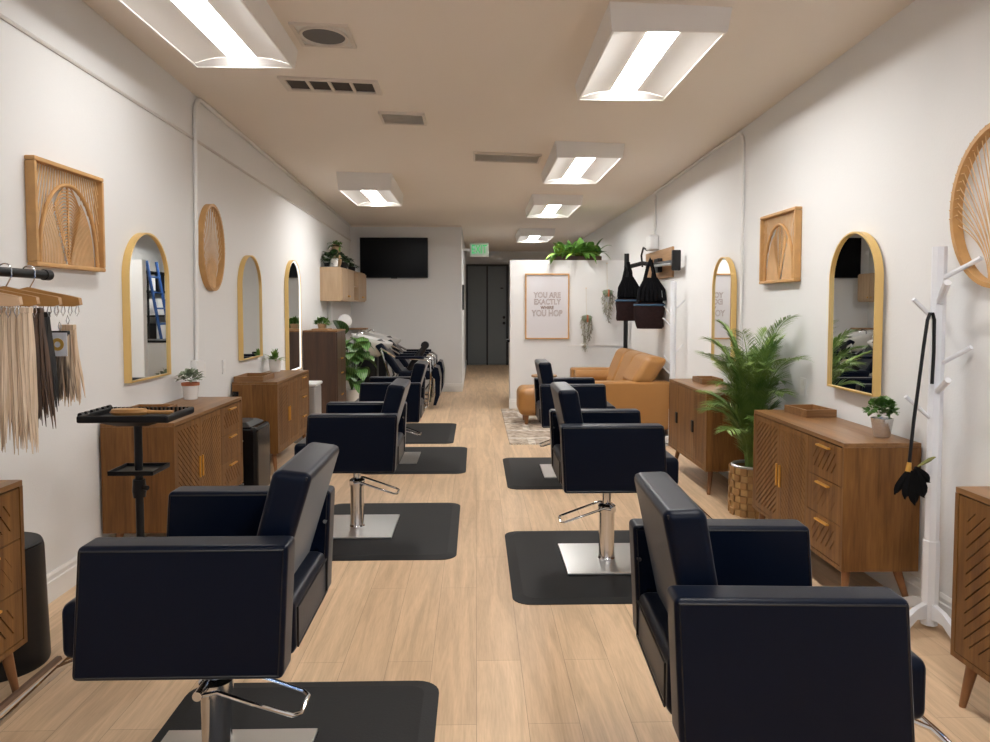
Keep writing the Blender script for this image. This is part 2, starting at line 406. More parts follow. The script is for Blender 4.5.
# rear double door
MB().box(-.25, -.20, 18.13, YB, 0, 2.47).box(.74, .80, 18.13, YB, 0, 2.47).box(-.25, .80, 18.13, YB, 2.42, 2.47).build('trim_4', M['doorf'], kind='structure', smooth=0)
MB().box(.80, WR, YB-.02, YB, 0, 2.47).build('trim_5', M['wall'], kind='structure', smooth=0)
for i, (a, b) in enumerate(((-.20, .255), (.295, .74))):
    mb = MB(); mb.box(a, b, 18.17, 18.22, .01, 2.42, .004)
    if i == 0:
        for (p, q, z0, z1) in ((.06, .39, 1.35, 2.2), (.06, .39, .2, 1.15)): mb.ring([(a+p-.01, z0-.01), (a+q+.01, z0-.01), (a+q+.01, z1+.01), (a+p-.01, z1+.01)], [(a+p, z0), (a+q, z0), (a+q, z1), (a+p, z1)], 18.162, 18.17)
    d = mb.build(f'door_{i+1}', M['doorg'], kind='structure', smooth=0)
    if i == 1:
        for z in (1.17, 1.03): MB().lathe([(0, 0), (.035, 0), (.035, .03), (.02, .045), (0, .045)], n=16).build('door_lock', M['blackm'], d).matrix_local = Matrix.Translation((.685, 18.17, z)) @ Matrix.Rotation(R(90), 4, 'X')
        MB().box(.60, .67, 18.15, 18.17, 1.87, 1.90).build('door_latch', M['blackm'], d, smooth=0)
MB().box(.255, .295, 18.15, 18.2, 0, 2.42).build('trim_6', M['doorf'], kind='structure', smooth=0)

# conduits (surface pipes) and outlets
def conduit(name, pts, r, label, wallx, boxspec=None):
    t = thing(name, label, 'conduit', pts[0])
    o = Vector(pts[0]); MB().tube([Vector(p)-o for p in pts], r, 8).build('pipe', M['trim'], t)
    if boxspec:
        (y, z, w, h) = boxspec; s = 1 if wallx < 0 else -1
        mb = MB(); x0 = wallx; x1 = wallx+.045*s
        mb.box(min(x0, x1)-o.x, max(x0, x1)-o.x, y-w/2-o.y, y+w/2-o.y, z-h/2-o.z, z+h/2-o.z, .006).build('junction_box', M['white'], t)
    return t
xl = WL+.018
bend = [(xl, 5.62+.14*(1-math.cos(a)), 2.88+.125*math.sin(a)) for a in [PI/2*k/6 for k in range(7)]]
conduit('conduit', [(xl, 5.56, 1.04), (xl, 5.60, 2.0)]+bend+[(xl, y, ceil_z(WL, y)-.018) for y in (6.2, 7.5, 9, 10.5, 12.4)], .016, 'white pipe bending from left wall box up to ceiling edge', WL, (5.56, .965, .15, .17))
xr = WR-.016
bend = [(xr, 5.86+.13*(1-math.cos(a)), 2.72+.115*math.sin(a)) for a in [PI/2*k/6 for k in range(7)]]
conduit('conduit', [(xr, 5.86, 1.0)]+bend+[(xr, y, ceil_z(WR, y)-.016) for y in (6.6, 7.6, 8.75)], .012, 'white pipe running up right wall past the palm and along ceiling edge', WR)
conduit('conduit', [(xr, 8.75, 2.15), (xr, 8.75, 2.76)], .012, 'short white pipe dropping from ceiling to the wooden board on right wall', WR)
def outlet(y, z, side, label):
    t = thing('wall_outlet', label, 'outlet', (WL if side == 'l' else WR, y, z), LW if side == 'l' else RW)
    MB().box(-.038, .038, -.008, 0, -.06, .06, .004).build('cover_plate', M['white'], t)
    for dz in (-.028, .028): MB().box(-.02, .02, -.011, -.008, dz-.018, dz+.018, .004).build('socket', M['trim'], t)
outlet(5.74, .96, 'l', 'white wall outlet next to the pipe junction box on left wall')
outlet(6.19, .945, 'l', 'white wall outlet under the second mirror from front on left wall')
outlet(4.74, .925, 'r', 'white wall outlet beside the palm on right wall')

# ------------------------------------------------------------------ ceiling fittings
def light(x0, y0, x1, y1, zc, label, lens='lens'):
    cx, cy = (x0+x1)/2, (y0+y1)/2; W, Ln = x1-x0, (y1-y0); w, l = W/2, Ln/2
    t = thing('ceiling_light', label, 'ceiling light', (cx, cy, zc), 0, 'troffer ceiling lights')
    top = ceil_z(cx, cy)-zc+.02
    mb = MB(); e = .018
    O0 = [(-w, -l), (w, -l), (w, l), (-w, l)]; O1 = [(-w-e, -l-e), (w+e, -l-e), (w+e, l+e), (-w-e, l+e)]
    I0 = [(a-.012*(1 if a > 0 else -1), b-.012*(1 if b > 0 else -1)) for a, b in O0]
    dep = .055
    o0 = [mb._v((a, b, 0)) for a, b in O0]; o1 = [mb._v((a, b, ceil_z(cx+a, cy+b)-zc+.01)) for a, b in O1]
    i0 = [mb._v((a, b, 0)) for a, b in I0]; i1 = [mb._v((a, b, dep+.02)) for a, b in I0]
    for k in range(4):
        j = (k+1) % 4
        mb.face([o0[k], o0[j], o1[j], o1[k]]); mb.face([o0[j], o0[k], i0[k], i0[j]]); mb.face([i0[j], i0[k], i1[k], i1[j]])
    mb.face(i1); mb.build('housing', M['house'], t, smooth=0)
    sw = .084; l2 = l-.014; w2 = w-.014
    for sgn in (-1, 1):
        mb = MB(); prof = [(w2, .006), (w2*.8, .026), (w2*.6, .038), (w2*.42, .044), (sw, .046)]
        A = [mb._v((sgn*a, -l2+.05, z)) for a, z in prof]; B = [mb._v((sgn*a, l2-.05, z)) for a, z in prof]
        for a in range(len(prof)-1): mb.face([A[a], A[a+1], B[a+1], B[a]])
        mb.build('reflector', M['panel'], t)
    for sgn in (-1, 1):
        mb = MB(); rows = []
        for k in range(9):
            a = -w2+2*w2*k/8; zz = .046*(1-(abs(a)/w2)**2.2)+.004
            rows.append((mb._v((a, sgn*l2, .004)), mb._v((a, sgn*(l2-.055), zz))))
        for p, q in zip(rows, rows[1:]): mb.face([p[0], p[1], q[1], q[0]])
        mb.build('end_reflector', M['panel'], t)
    mb = MB(); mb.box(-sw, sw, -l2+.004, l2-.004, .044, .056, .003).build('diffuser', M[lens], t)
    return t
light(-1.71, 3.36, -1.11, 4.65, 2.905, 'ceiling light nearest the round duct opening on the left', 'lens_soft')
light(.69, 3.80, 1.28, 5.07, 2.84, 'large ceiling light nearest the front on the right side')
light(.715, 6.57, 1.295, 7.96, 2.755, 'second ceiling light of the right row counted from the front')
light(.715, 9.22, 1.31, 10.55, 2.70, 'third ceiling light of the right row just before the partition', 'lens_mid')
light(.765, 12.86, 1.36, 14.15, 2.66, 'smallest ceiling light seen above the partition top')
light(-1.51, 8.24, -.94, 9.54, 2.72, 'ceiling light left of centre in front of television', 'lens_mid')
light(.69, .9, 1.27, 2.17, 2.85, 'ceiling light overhead of the front right chair')
light(-1.6, -.9, -1.0, .4, 2.93, 'ceiling light overhead by the front left corner', 'lens_soft')
light(.69, -1.9, 1.27, -.6, 2.86, 'ceiling light overhead by the front windows on the right')
t = thing('ceiling_junction_box', 'plain white box on ceiling just before the front right light', 'junction box', (.78, 3.50, 0))
zz = ceil_z(.78, 3.5)
MB().box(-.16, .16, -.16, .12, zz-.055, zz+.02, .004).build('box_cover', M['house'], t)
# vents
def on_ceil(x, y): return (x, y, ceil_z(x, y))
def lie(t):
    x, y = t.location.x, t.location.y; e = .1
    n = Vector((-(ceil_z(x+e, y)-ceil_z(x-e, y))/(2*e), -(ceil_z(x, y+e)-ceil_z(x, y-e))/(2*e), 1))
    t.rotation_euler = Vector((0, 0, 1)).rotation_difference(n.normalized()).to_euler()
t = thing('round_duct_vent', 'square ceiling plate with round dark duct opening', 'vent', on_ceil(-.88, 4.40)); lie(t); t.scale = (1.1, 1.1, 1)
mb = MB(); mb.ring([(-.15, -.15), (.15, -.15), (.15, .15), (-.15, .15)], [(-.13, -.13), (.13, -.13), (.13, .13), (-.13, .13)], -.012, .012)
o = mb.build('frame', M['vent'], t, smooth=0); o.rotation_euler = (R(90), 0, 0)
MB().box(-.13, .13, -.13, .13, -.004, .002).build('backing', M['ventg'], t, smooth=0)
MB().lathe([(.128, -.004), (.128, -.018), (.116, -.018), (.112, -.008), (.0, -.008)], n=32).build('duct_ring', [M['vent']], t)
MB().lathe([(.110, -.0085), (.05, -.012), (0, -.012)], n=32).build('duct_mouth', M['ventm'], t)
t = thing('return_grille', 'long beige ceiling vent with four dark openings', 'vent', on_ceil(-1.01, 5.29)); lie(t)
MB().box(-.33, .33, -.13, .13, -.004, .006).build('backing', M['ventd'], t, smooth=0)
mb = MB()
for a, b, c, d in ((-.34, .34, -.14, -.105), (-.34, .34, .105, .14), (-.34, -.30, -.105, .105), (.30, .34, -.105, .105), (-.16, -.14, -.105, .105), (-.01, .01, -.105, .105), (.14, .16, -.105, .105)): mb.box(a, b, c, d, -.016, .004)
mb.build('frame', M['vent'], t, smooth=0)
for nm, x, y, w, d, lab in (('ceiling_register', -.58, 6.02, .18, .155, 'small grey ceiling register past the four opening vent'), ('ceiling_register', .30, 7.24, .325, .17, 'wide grey ceiling register between the two light rows')):
    t = thing(nm, lab, 'vent', on_ceil(x, y)); lie(t)
    mb = MB()
    for a, b, c, e in ((-w, w, -d, -d+.02), (-w, w, d-.02, d), (-w, -w+.02, -d, d), (w-.02, w, -d, d)): mb.box(a, b, c, e, -.02, .004)
    mb.build('frame', M['vent'], t, smooth=0)
    mb = MB()
    for k in range(7):
        yy = -d+.03+(2*d-.06)*k/6; mb.hexa([(-w+.02, yy-.012, -.016), (w-.02, yy-.012, -.016), (w-.02, yy-.008, -.016), (-w+.02, yy-.008, -.016), (-w+.02, yy+.008, 0), (w-.02, yy+.008, 0), (w-.02, yy+.012, 0), (-w+.02, yy+.012, 0)])
    mb.build('louvres', M['ventg'], t, smooth=0)
# exit sign
t = thing('exit_sign', 'white exit sign with green letters above rear corridor', 'sign', (.06, 13.4, 2.46))
MB().box(-.17, .17, -.03, .03, -.125, .125, .008).build('housing', M['exitw'], t)
MB().box(-.30, -.17, -.015, .015, -.02, .02).build('wall_bracket', M['white'], t, smooth=0)
def text(body, size, mat, parent, loc, rot, name='lettering', ext=.002, sx=1, outline=False, align='CENTER'):
    c = bpy.data.curves.new(name, 'FONT'); c.body = body; c.size = size; c.extrude = ext; c.align_x = align; c.align_y = 'CENTER'
    if outline:
        c.fill_mode = 'NONE'; c.extrude = 0; c.bevel_depth = outline; c.bevel_resolution = 0
    tmp = bpy.data.objects.new('tmp', c); COL.objects.link(tmp)
    me = bpy.data.meshes.new_from_object(tmp.evaluated_get(bpy.context.evaluated_depsgraph_get())); me.materials.clear(); me.materials.append(mat)
    bpy.data.objects.remove(tmp); me.name = name
    o = bpy.data.objects.new(name, me); COL.objects.link(o); o.parent = parent; o.location = loc; o.rotation_euler = rot; o.scale = (sx, 1, 1)
    return o
text('EXIT', .22, M['exitg'], t, (0, -.032, 0), (R(90), 0, 0), sx=.62)

# ------------------------------------------------------------------ salon chairs, mats
def make_chair():
    t = thing('salon_chair', '', 'salon chair')
    up = []
    seat = MB().box(-.28, .365, -.226, .226, .445, .605, .028, 4).build('seat', M['leather'], t); up.append(seat)
    MB().tube([(-.284, -.20, .47), (-.284, -.20, .58), (-.284, .20, .58), (-.284, .20, .47)], .003, 6, True).build('piping', M['pipe'], seat)
    for s in (-1, 1):
        y0, y1 = (.235, .335) if s > 0 else (-.335, -.235)
        mb = MB()
        mb.hexa([(-.275, y0, .44), (.278, y0, .44), (.278, y1, .44), (-.275, y1, .44), (-.293, y0, .80), (.253, y0, .80), (.253, y1, .80), (-.293, y1, .80)], .016, 4)
        a = mb.build('armrest', M['leather'], t); up.append(a)
        mb = MB()
        for yy in (y0+.002, y1-.002): mb.tube([(-.263, yy, .452), (.266, yy, .452), (.242, yy, .788), (-.281, yy, .788)], .0032, 6, True)
        mb.build('piping', M['pipe'], a)
        for bx_, bz in ((-.20, .70), (-.17, .60)):
            yy = y0 if s > 0 else y1
            b = MB().tube([(bx_-.075, yy, bz), (bx_-.075, yy-.012*s, bz)], .007, 10).build('bolt', M['chrome'], t); up.append(b)
    mb = MB()
    mb.hexa([(-.215, -.228, .565), (-.115, -.228, .565), (-.115, .228, .565), (-.215, .228, .565), (-.335, -.228, .962), (-.225, -.228, .976), (-.225, .228, .976), (-.335, .228, .962)], .024, 4)
    bk = mb.build('backrest', M['leather'], t); up.append(bk)
    mb = MB()
    for x_, tx in ((-.218+.01, -.338+.02), (-.112-.012, -.225-.02)):
        mb.tube([(x_, -.222, .585), (tx+.0, -.222, .952), (tx, .222, .952), (x_, .222, .585)], .003, 6, True)
    mb.build('piping', M['pipe'], bk)
    up.append(MB().box(-.13, .13, -.12, .12, .425, .447, .004).build('seat_plate', M['blackm'], t))
    up.append(MB().lathe([(.0, .30), (.024, .30), (.024, .43), (0, .43)], n=20).build('piston', M['chrome'], t))
    MB().box(-.25, .25, -.25, .25, .014, .026, .004).build('base_plate', M['steel'], t)
    MB().lathe([(.0, .026), (.05, .026), (.046, .034), (.044, .04), (.044, .29), (.05, .29), (.05, .325), (.036, .335), (0, .335)], n=28).build('pump_column', M['chrome'], t)
    lv = MB()
    lv.tube([(.03, -.085, .318), (-.03, -.075, .325), (-.13, -.075, .29), (-.245, -.07, .25), (-.265, -.05, .246), (-.265, .05, .246), (-.245, .07, .25), (-.13, .075, .29), (-.03, .075, .325), (.03, .085, .318)], .0065, 8)
    lv.build('pump_lever', M['chrome'], t)
    MB().tube([(.02, -.10, .325), (.02, .10, .325)], .014, 12).build('lever_pivot', M['chrome'], t)
    fr = MB()
    for r_ in (.12, .165):
        fr.tube([(.24, -r_, .435), (.33, -r_, .43), (.40, -r_, .40), (.575, -r_, .235), (.60, -r_+.02, .215), (.60, r_-.02, .215), (.575, r_, .235), (.40, r_, .40), (.33, r_, .43), (.24, r_, .435)], .008, 8)
    up.append(fr.build('footrest', M['chrome'], t))
    return t, [u.name for u in up]
chair0, UP = make_chair()
UPK = {n.split('.')[0] for n in UP}
def place_chair(x, y, rz, dz, label, first=[True]):
    if first[0]:
        c = chair0; first[0] = False; c.location = (x, y, 0); c.rotation_euler = (0, 0, R(rz)); c['label'] = label; c['group'] = 'black salon chairs'
    else: c = dup(chair0, (x, y, 0), rz, label, 'black salon chairs')
    c['dz'] = dz
    return c
ch = []
ch.append(place_chair(-.785, 2.25, 180, .025, 'large black leather salon chair at left front facing the wall'))
ch.append(place_chair(-.772, 4.82, 180, -.012, 'black leather salon chair on left between first and third left chair'))
ch.append(place_chair(-.79, 6.99, 180, -.045, 'black leather salon chair, third of left row, before the shampoo loungers'))
ch.append(place_chair(.768, 2.0, -2.5, -.031, 'large black leather salon chair at right front, cut off by picture bottom'))
ch.append(place_chair(.738, 4.17, 0, .022, 'black leather salon chair on right whose pump and steel plate show fully'))
ch.append(place_chair(.82, 6.40, 0, .0, 'black leather salon chair on right next to the rug and tan ottoman'))
for c in ch:
    for k in kids(c):
        nm = k.name.split('.')[0]
        if nm in UPK: k.location.z += c['dz']
        if nm in ('base_plate', 'pump_column', 'pump_lever', 'lever_pivot', 'piston', 'seat_plate'):
            k.location.y += .05 if c.location.x < 0 else -.05      # pump stands a little towards the front door
        if nm == 'pump_lever' and c.location.y < 2.1: k.rotation_euler.z = PI
        if nm == 'backrest' and c.location.x > 0:      # right row sits a little more upright
            a = R(5); pz = .58; k.rotation_euler = (0, a, 0)
            k.location.x += -.17-(-.17*math.cos(a)+pz*math.sin(a)); k.location.z += pz-(.17*math.sin(a)+pz*math.cos(a))
    del c['dz']
def mat(x0, x1, y0, y1, label, rz=0):
    cx, cy = (x0+x1)/2, (y0+y1)/2; a, b = (x1-x0)/2, (y1-y0)/2
    def rr(a, b, r): 
        pts = []
        for sx, sy, st in ((1, 1, 0), (-1, 1, 90), (-1, -1, 180), (1, -1, 270)):
            for k in range(7):
                an = R(st+15*k); pts.append((sx*(a-r)+r*math.cos(an), sy*(b-r)+r*math.sin(an)))
        return pts
    mb = MB(); o0 = [mb._v((p, q, 0)) for p, q in rr(a, b, .09)]; o1 = [mb._v((p, q, .004)) for p, q in rr(a, b, .09)]; o2 = [mb._v((p, q, .013)) for p, q in rr(a-.055, b-.055, .06)]
    n = len(o0)
    for i in range(n):
        j = (i+1) % n; mb.face([o0[i], o0[j], o1[j], o1[i]]); mb.face([o1[i], o1[j], o2[j], o2[i]])
    mb.face(o2); mb.face(list(reversed(o0)))
    o = mb.build('floor_mat', M['rubber'], smooth=0); o.location = (cx, cy, 0); o.rotation_euler.z = R(rz)
    tag(o, label, 'floor mat', 'black anti fatigue mats')
mat(-1.08, -.14, 1.58, 2.80, 'black rubber mat under the front left chair')
mat(-1.05, -.115, 4.17, 5.39, 'black rubber mat under the second left chair with shiny steel plate')
mat(-1.02, -.09, 6.34, 7.56, 'black rubber mat under the third left chair')
mat(-1.20, -.24, 7.74, 9.1, 'rearmost black rubber mat in front of the shampoo loungers, no chair on it')
mat(.18, 1.1, 3.52, 4.69, 'black rubber mat under the right chair with the full steel plate')
mat(.25, 1.17, 5.78, 7.0, 'black rubber mat under the right chair beside the rug')

# ------------------------------------------------------------------ walnut credenzas
def clip(poly, x0, x1, z0, z1):
    def cut(p, f, g):
        out = []
        for i in range(len(p)):
            a, b = p[i-1], p[i]; fa, fb = f(a), f(b)
            if fa >= 0 and fb >= 0: out.append(b)
            elif fa >= 0 or fb >= 0:
                t = fa/(fa-fb); m = (a[0]+(b[0]-a[0])*t, a[1]+(b[1]-a[1])*t)
                out.append(m)
                if fb >= 0: out.append(b)
        return out
    for f in (lambda q: q[0]-x0, lambda q: x1-q[0], lambda q: q[1]-z0, lambda q: z1-q[1]):
        if len(poly) < 3: return []
        poly = cut(poly, f, None)
    return poly
def grooved(x0, x1, z0, z1, yf, slope, pitch, gap, border, bz=None):
    """door or drawer front: backing, flat border and slats with diagonal grooves between; front face at yf"""
    bz = border if bz is None else bz
    mb = MB(); mb.mi = 1; mb.box(x0, x1, yf+.008, yf+.02, z0, z1); mb.mi = 0
    a, b, c, d = x0+border, x1-border, z0+bz, z1-bz
    for q in ((x0, a, z0, z1), (b, x1, z0, z1), (a, b, z0, c), (a, b, d, z1)): mb.box(q[0], q[1], yf, yf+.009, q[2], q[3])
    W = b-a; k = c-abs(slope)*W-pitch
    while k < d+abs(slope)*W+pitch:
        za = k+gap/2; zb = k+pitch-gap/2
        p = [(a, za), (b, za+slope*W), (b, zb+slope*W), (a, zb)]
        p = clip(p, a, b, c, d)
        if len(p) >= 3: mb.prism(p, yf, yf+.009)
        k += pitch
    return mb
def credenza(loc, rz, label, sgn, W=1.20, D=.39, slots=False, legs=True):
    t = thing('credenza', label, 'cabinet', loc, rz, 'walnut credenzas')
    h0, h1 = .18, .80; x0, x1 = -W/2, W/2
    mb = MB(); mb.box(x0, x1, -D, 0, h1-.022, h1, .003); mb.build('top', M['wal_h'], t)
    for q in (x0, x1-.02): MB().box(q, q+.02, -D, 0, h0, h1-.022).build('side_panel', M['wal_v'], t, smooth=0)
    MB().box(x0+.02, x1-.02, -D+.03, -.002, h0, h1-.022).build('carcass', M['wal_groove'], t, smooth=0)
    MB().box(x0+.02, x1-.02, -D, -D+.03, h0, h0+.02).build('bottom_rail', M['wal_v'], t, smooth=0)
    dw = .37; zb, zt = h0+.023, h1-.026; g = .002
    fx = [x0+.022, x0+.022+dw, x0+.022+2*dw, x1-.022]
    yf = -D+.001
    pd, gd, bd = (.047, .006, .045) if slots else (.036, .008, .03)
    for i in range(2):
        d = grooved(fx[i]+g, fx[i+1]-g, zb, zt, yf, sgn*(.95 if slots else .8)*(1 if i == 0 else -1), pd, gd, bd).build('door', [M['wal_v'], M['wal_groove']], t, smooth=0)
        hx = fx[1]-.022 if i == 0 else fx[1]+.022
        MB().box(hx-.006, hx+.006, yf-.011, yf, .41, .54, .003).build('handle', M['brass'], d)
    dz = (zt-zb)/3
    for i in range(3):
        z0 = zb+i*dz+g; z1 = zb+(i+1)*dz-g
        d = grooved(fx[2]+g, fx[3]-g, z0, z1, yf, sgn*1.25, .058, .010 if i != 1 else .003, .055, .042).build('drawer', [M['wal_v'], M['wal_groove']], t, smooth=0)
        xm = (fx[2]+fx[3])/2
        MB().box(xm-.065, xm+.065, yf-.018, yf, z1-.030, z1-.020, .003).build('handle', M['brass'], d)
    for sx in (-1, 1):
        for fy in (0, 1):
            px = sx*(W/2-.055); py = -.075 if fy == 0 else -D+.05
            mb = MB(); mb.tube([(px, py, h0), (px+sx*.025, py+(.05 if fy == 0 else -.02), 0)], [.022, .012], 14); mb.build('leg', M['leg'], t)
    return t
credenza((WL+.015, 2.19, 0), LW, 'walnut credenza at far left edge, drawers in front of black bin', -1, D=.385)
credenza((WL+.015, 4.73, 0), LW, 'walnut credenza on left wall beneath the front arched mirror, behind service tray', -1, D=.405)
cz2 = credenza((WL+.015, 6.95, 0), LW, 'walnut credenza on left wall carrying wooden tray at its near end, beyond black bin', -1, D=.385)
mb = MB(); mb.tube([(-.60, -.03, .70), (-.64, -.03, .70), (-.65, -.03, .715)], .010, 8); mb.cbox((-.603, -.03, .70), (.006, .05, .04)); mb.build('tool_hook', M['black'], cz2)
credenza((WR-.015, 4.003, 0), RW, 'walnut credenza on right wall with silver planter and wooden tray', 1, W=1.14, D=.372)
credenza((WR-.015, 2.0, 0), RW, 'walnut credenza cut by right picture edge with wide diagonal slots', 1, D=.385, slots=True)
# credenza with black pulls
t = thing('credenza', 'walnut cabinet with black recessed pulls beside sofa on right wall', 'cabinet', (WR-.015, 6.075, 0), RW)
W, D = 1.09, .37; h0, h1 = .19, .795
MB().box(-W/2, W/2, -D, 0, h1-.02, h1, .003).build('top', M['wal_h'], t)
for q in (-W/2, W/2-.02): MB().box(q, q+.02, -D, 0, h0, h1-.02).build('side_panel', M['wal_v'], t, smooth=0)
MB().box(-W/2+.02, W/2-.02, -D+.03, -.002, h0, h1-.02).build('carcass', M['wal_groove'], t, smooth=0)
MB().box(-W/2+.02, W/2-.02, -D, -D+.03, h0, h0+.02).build('bottom_rail', M['wal_v'], t, smooth=0)
fx = [-W/2+.022, -.245, .225, W/2-.022]
for i in range(3):
    if i == 0: mb = MB(); mb.box(fx[i]+.002, fx[i+1]-.002, -D, -D+.02, h0+.023, h1-.024, .002); mt = M['wal_v']
    else: mb = grooved(fx[i]+.002, fx[i+1]-.002, h0+.023, h1-.024, -D, .0 if i == 1 else .9, 10 if i == 1 else .022, .004, .02); mt = [M['wal_v'], M['wal_groove']]
    d = mb.build('door', mt, t, smooth=0)
    if i < 2:
        hx = fx[i+1]-.03 if i == 0 else fx[i+1]-.03
        MB().box(hx-.028, hx+.022, -D-.012, -D+.003, .435, .53, .006).build('handle', M['blackm'], d)
for sx in (-1, 1):
    for py, q in ((-.07, .03), (-D+.07, -.03)):
        px = sx*(W/2-.10); MB().tube([(px, py, h0), (px+sx*.05, py+q, 0)], [.022, .013], 14).build('leg', M['leg'], t)

# wooden trays
def tray(x, y, z, w, l, rz, label):
    t = thing('wooden_tray', label, 'tray', (x, y, z), rz, 'wooden trays')
    MB().box(-w/2+.01, w/2-.01, -l/2+.01, l/2-.01, 0, .010).build('bottom', M['oak'], t, smooth=0)
    mb = MB(); h = .045
    mb.box(-w/2, w/2, -l/2, -l/2+.014, 0, h, .002); mb.box(-w/2, w/2, l/2-.014, l/2, 0, h, .002); mb.box(-w/2, -w/2+.014, -l/2+.014, l/2-.014, 0, h, .002); mb.box(w/2-.014, w/2, -l/2+.014, l/2-.014, 0, h, .002)
    mb.build('rim', M['wal_h'], t)
tray(2.0, 4.36, .80, .19, .25, 6, 'dark rimmed wooden tray on the right credenza next to palm')
tray(1.98, 6.26, .795, .18, .28, 0, 'wooden tray on the cabinet with black pulls')
tray(-1.965, 4.42, .80, .24, .36, 0, 'wooden tray on left front credenza behind black service tray')
tray(-1.955, 6.56, .80, .25, .36, 0, 'wooden tray on near end of second left credenza')

# ------------------------------------------------------------------ mirrors and wall art
def mirror(y, z0, z1, w, side, label, glow=False, turn=0):
    t = thing('arched_mirror', label, 'mirror', (WL if side == 'l' else WR-abs(turn)*.005, y, z0), (LW if side == 'l' else RW)+turn, 'arched gold mirrors')
    r = w/2; h = z1-z0
    def outl(d): return [(-r+d, d), (r-d, d)]+arcpts(0, h-r, r-d, 0, 180, 28)
    mb = MB(); mb.ring(outl(0), outl(.010), -.045, -.002); mb.build('frame', M['gold'], t, smooth=30)
    mb = MB(); mb.prism(outl(.0095), -.032, -.003); mb.build('mirror_glass', M['mirror'], t, smooth=0)
    if glow:
        mb = MB(); mb.ring(outl(.0105), outl(.024), -.040, -.030); mb.build('light_rim', M['led'], t, smooth=30)
    return t
M['led'] = emis('led_rim', (1, .98, .95), .4)  # thin white inner rim given a weak emission
mirror(4.742, .99, 1.91, .58, 'l', 'large arched gold mirror at left front over the credenza with succulent')
mirror(6.88, .968, 1.915, .60, 'l', 'arched gold mirror on left over credenza with wooden tray')
mirror(8.48, .71, 1.97, .59, 'l', 'tall arched mirror with glowing white rim beside dark wood cabinet', True)
mirror(4.065, .975, 1.86, .53, 'r', 'large arched gold mirror on right above silver planter', turn=-1.1)
mirror(6.24, .97, 1.865, .525, 'r', 'narrow looking arched gold mirror above palm on right wall', turn=-.7)

def square_art(y, z, w, h, side, label):
    t = thing('rattan_wall_art', label, 'wall art', (WL if side == 'l' else WR, y, z), LW if side == 'l' else RW, 'square rattan panels')
    a, b = w/2, h/2; f = .022
    mb = MB()
    for q in ((-a, a, -b, -b+f), (-a, a, b-f, b), (-a, -a+f, -b+f, b-f), (a-f, a, -b+f, b-f)): mb.box(q[0], q[1], -.05, 0, q[2], q[3], .006)
    mb.build('frame', M['bamboo'], t)
    A, H = a-.055, 1.56*b; zb = -b+f
    arch = lambda s: (A*math.sin(s*PI/2)*1.0, zb+H*(math.cos(s*PI/2))**.9 if abs(s) < 1 else zb)
    MB().tube([(arch(s/20)[0], -.03, arch(s/20)[1]) for s in range(-20, 21)], .010, 8).build('arch', M['bamboo'], t)
    # cane rods outside the arch, fanned
    mb = MB()
    for i in range(56):
        x = -a+f+(w-2*f)*(i+.5)/56; top = (x, b-f)
        # follow a leaning line downwards until it meets the arch or the frame
        lean = -.42*(x/a) if abs(x) > .02 else 0
        p = None
        for k in range(60):
            zz = b-f-(h-2*f)*k/59; xx = x+lean*(b-f-zz)*(-1)
            inside = abs(xx) < A and zz < zb+H*max(0, 1-(abs(xx)/A)**2)**.5*.98
            if inside or abs(xx) > a-f: break
            p = (xx, zz)
        if p and p[1] < b-f-.01: mb.tube([(x, -.020-.004*(i % 2), b-f), (p[0], -.020-.004*(i % 2), p[1])], .0031, 5)
    mb.build('outer_canes', M['bamboo_l'], t)
    mb = MB(); mb.tube([(0, -.022, zb), (0, -.022, zb+H)], .006, 6)
    hw = lambda zz: A*max(0, 1-((zz-zb)/H)**2)**.5
    vh = lambda zz: A*(.03+.50*max(0, (zz-zb)/H))
    for i in range(24):
        zt = zb+H*(.05+.92*i/23)
        for s_ in (-1, 1):
            L = min(vh(zt), hw(zt)*.97)
            mb.tube([(s_*L*k/6, -.022, zt+.012*math.sin(k/6*PI*.8)-.62*L*(k/6)**2) for k in range(7)], .0036, 5)
    mb.build('feather_canes', M['bamboo'], t)
    for s_ in (-1, 1):
        mb = MB()
        for i in range(20):
            q = .04+.93*i/19; pts = []
            for k in range(15):
                th = PI/2*k/14; x = A*q*math.cos(th); zz = zb+H*(.35+.62*q)*math.sin(th)
                if x < vh(zz+.02)*.96: break
                pts.append((s_*x, -.014, zz))
            if len(pts) > 1: mb.tube(pts, .0032, 5)
        mb.build('inner_canes', M['bamboo_l'], t)
square_art(3.852, 1.895, .645, .515, 'l', 'square rattan wall panel with arch over the hair extension rail')
square_art(5.11, 1.855, .60, .49, 'r', 'square rattan wall panel with arch on right wall above palm')
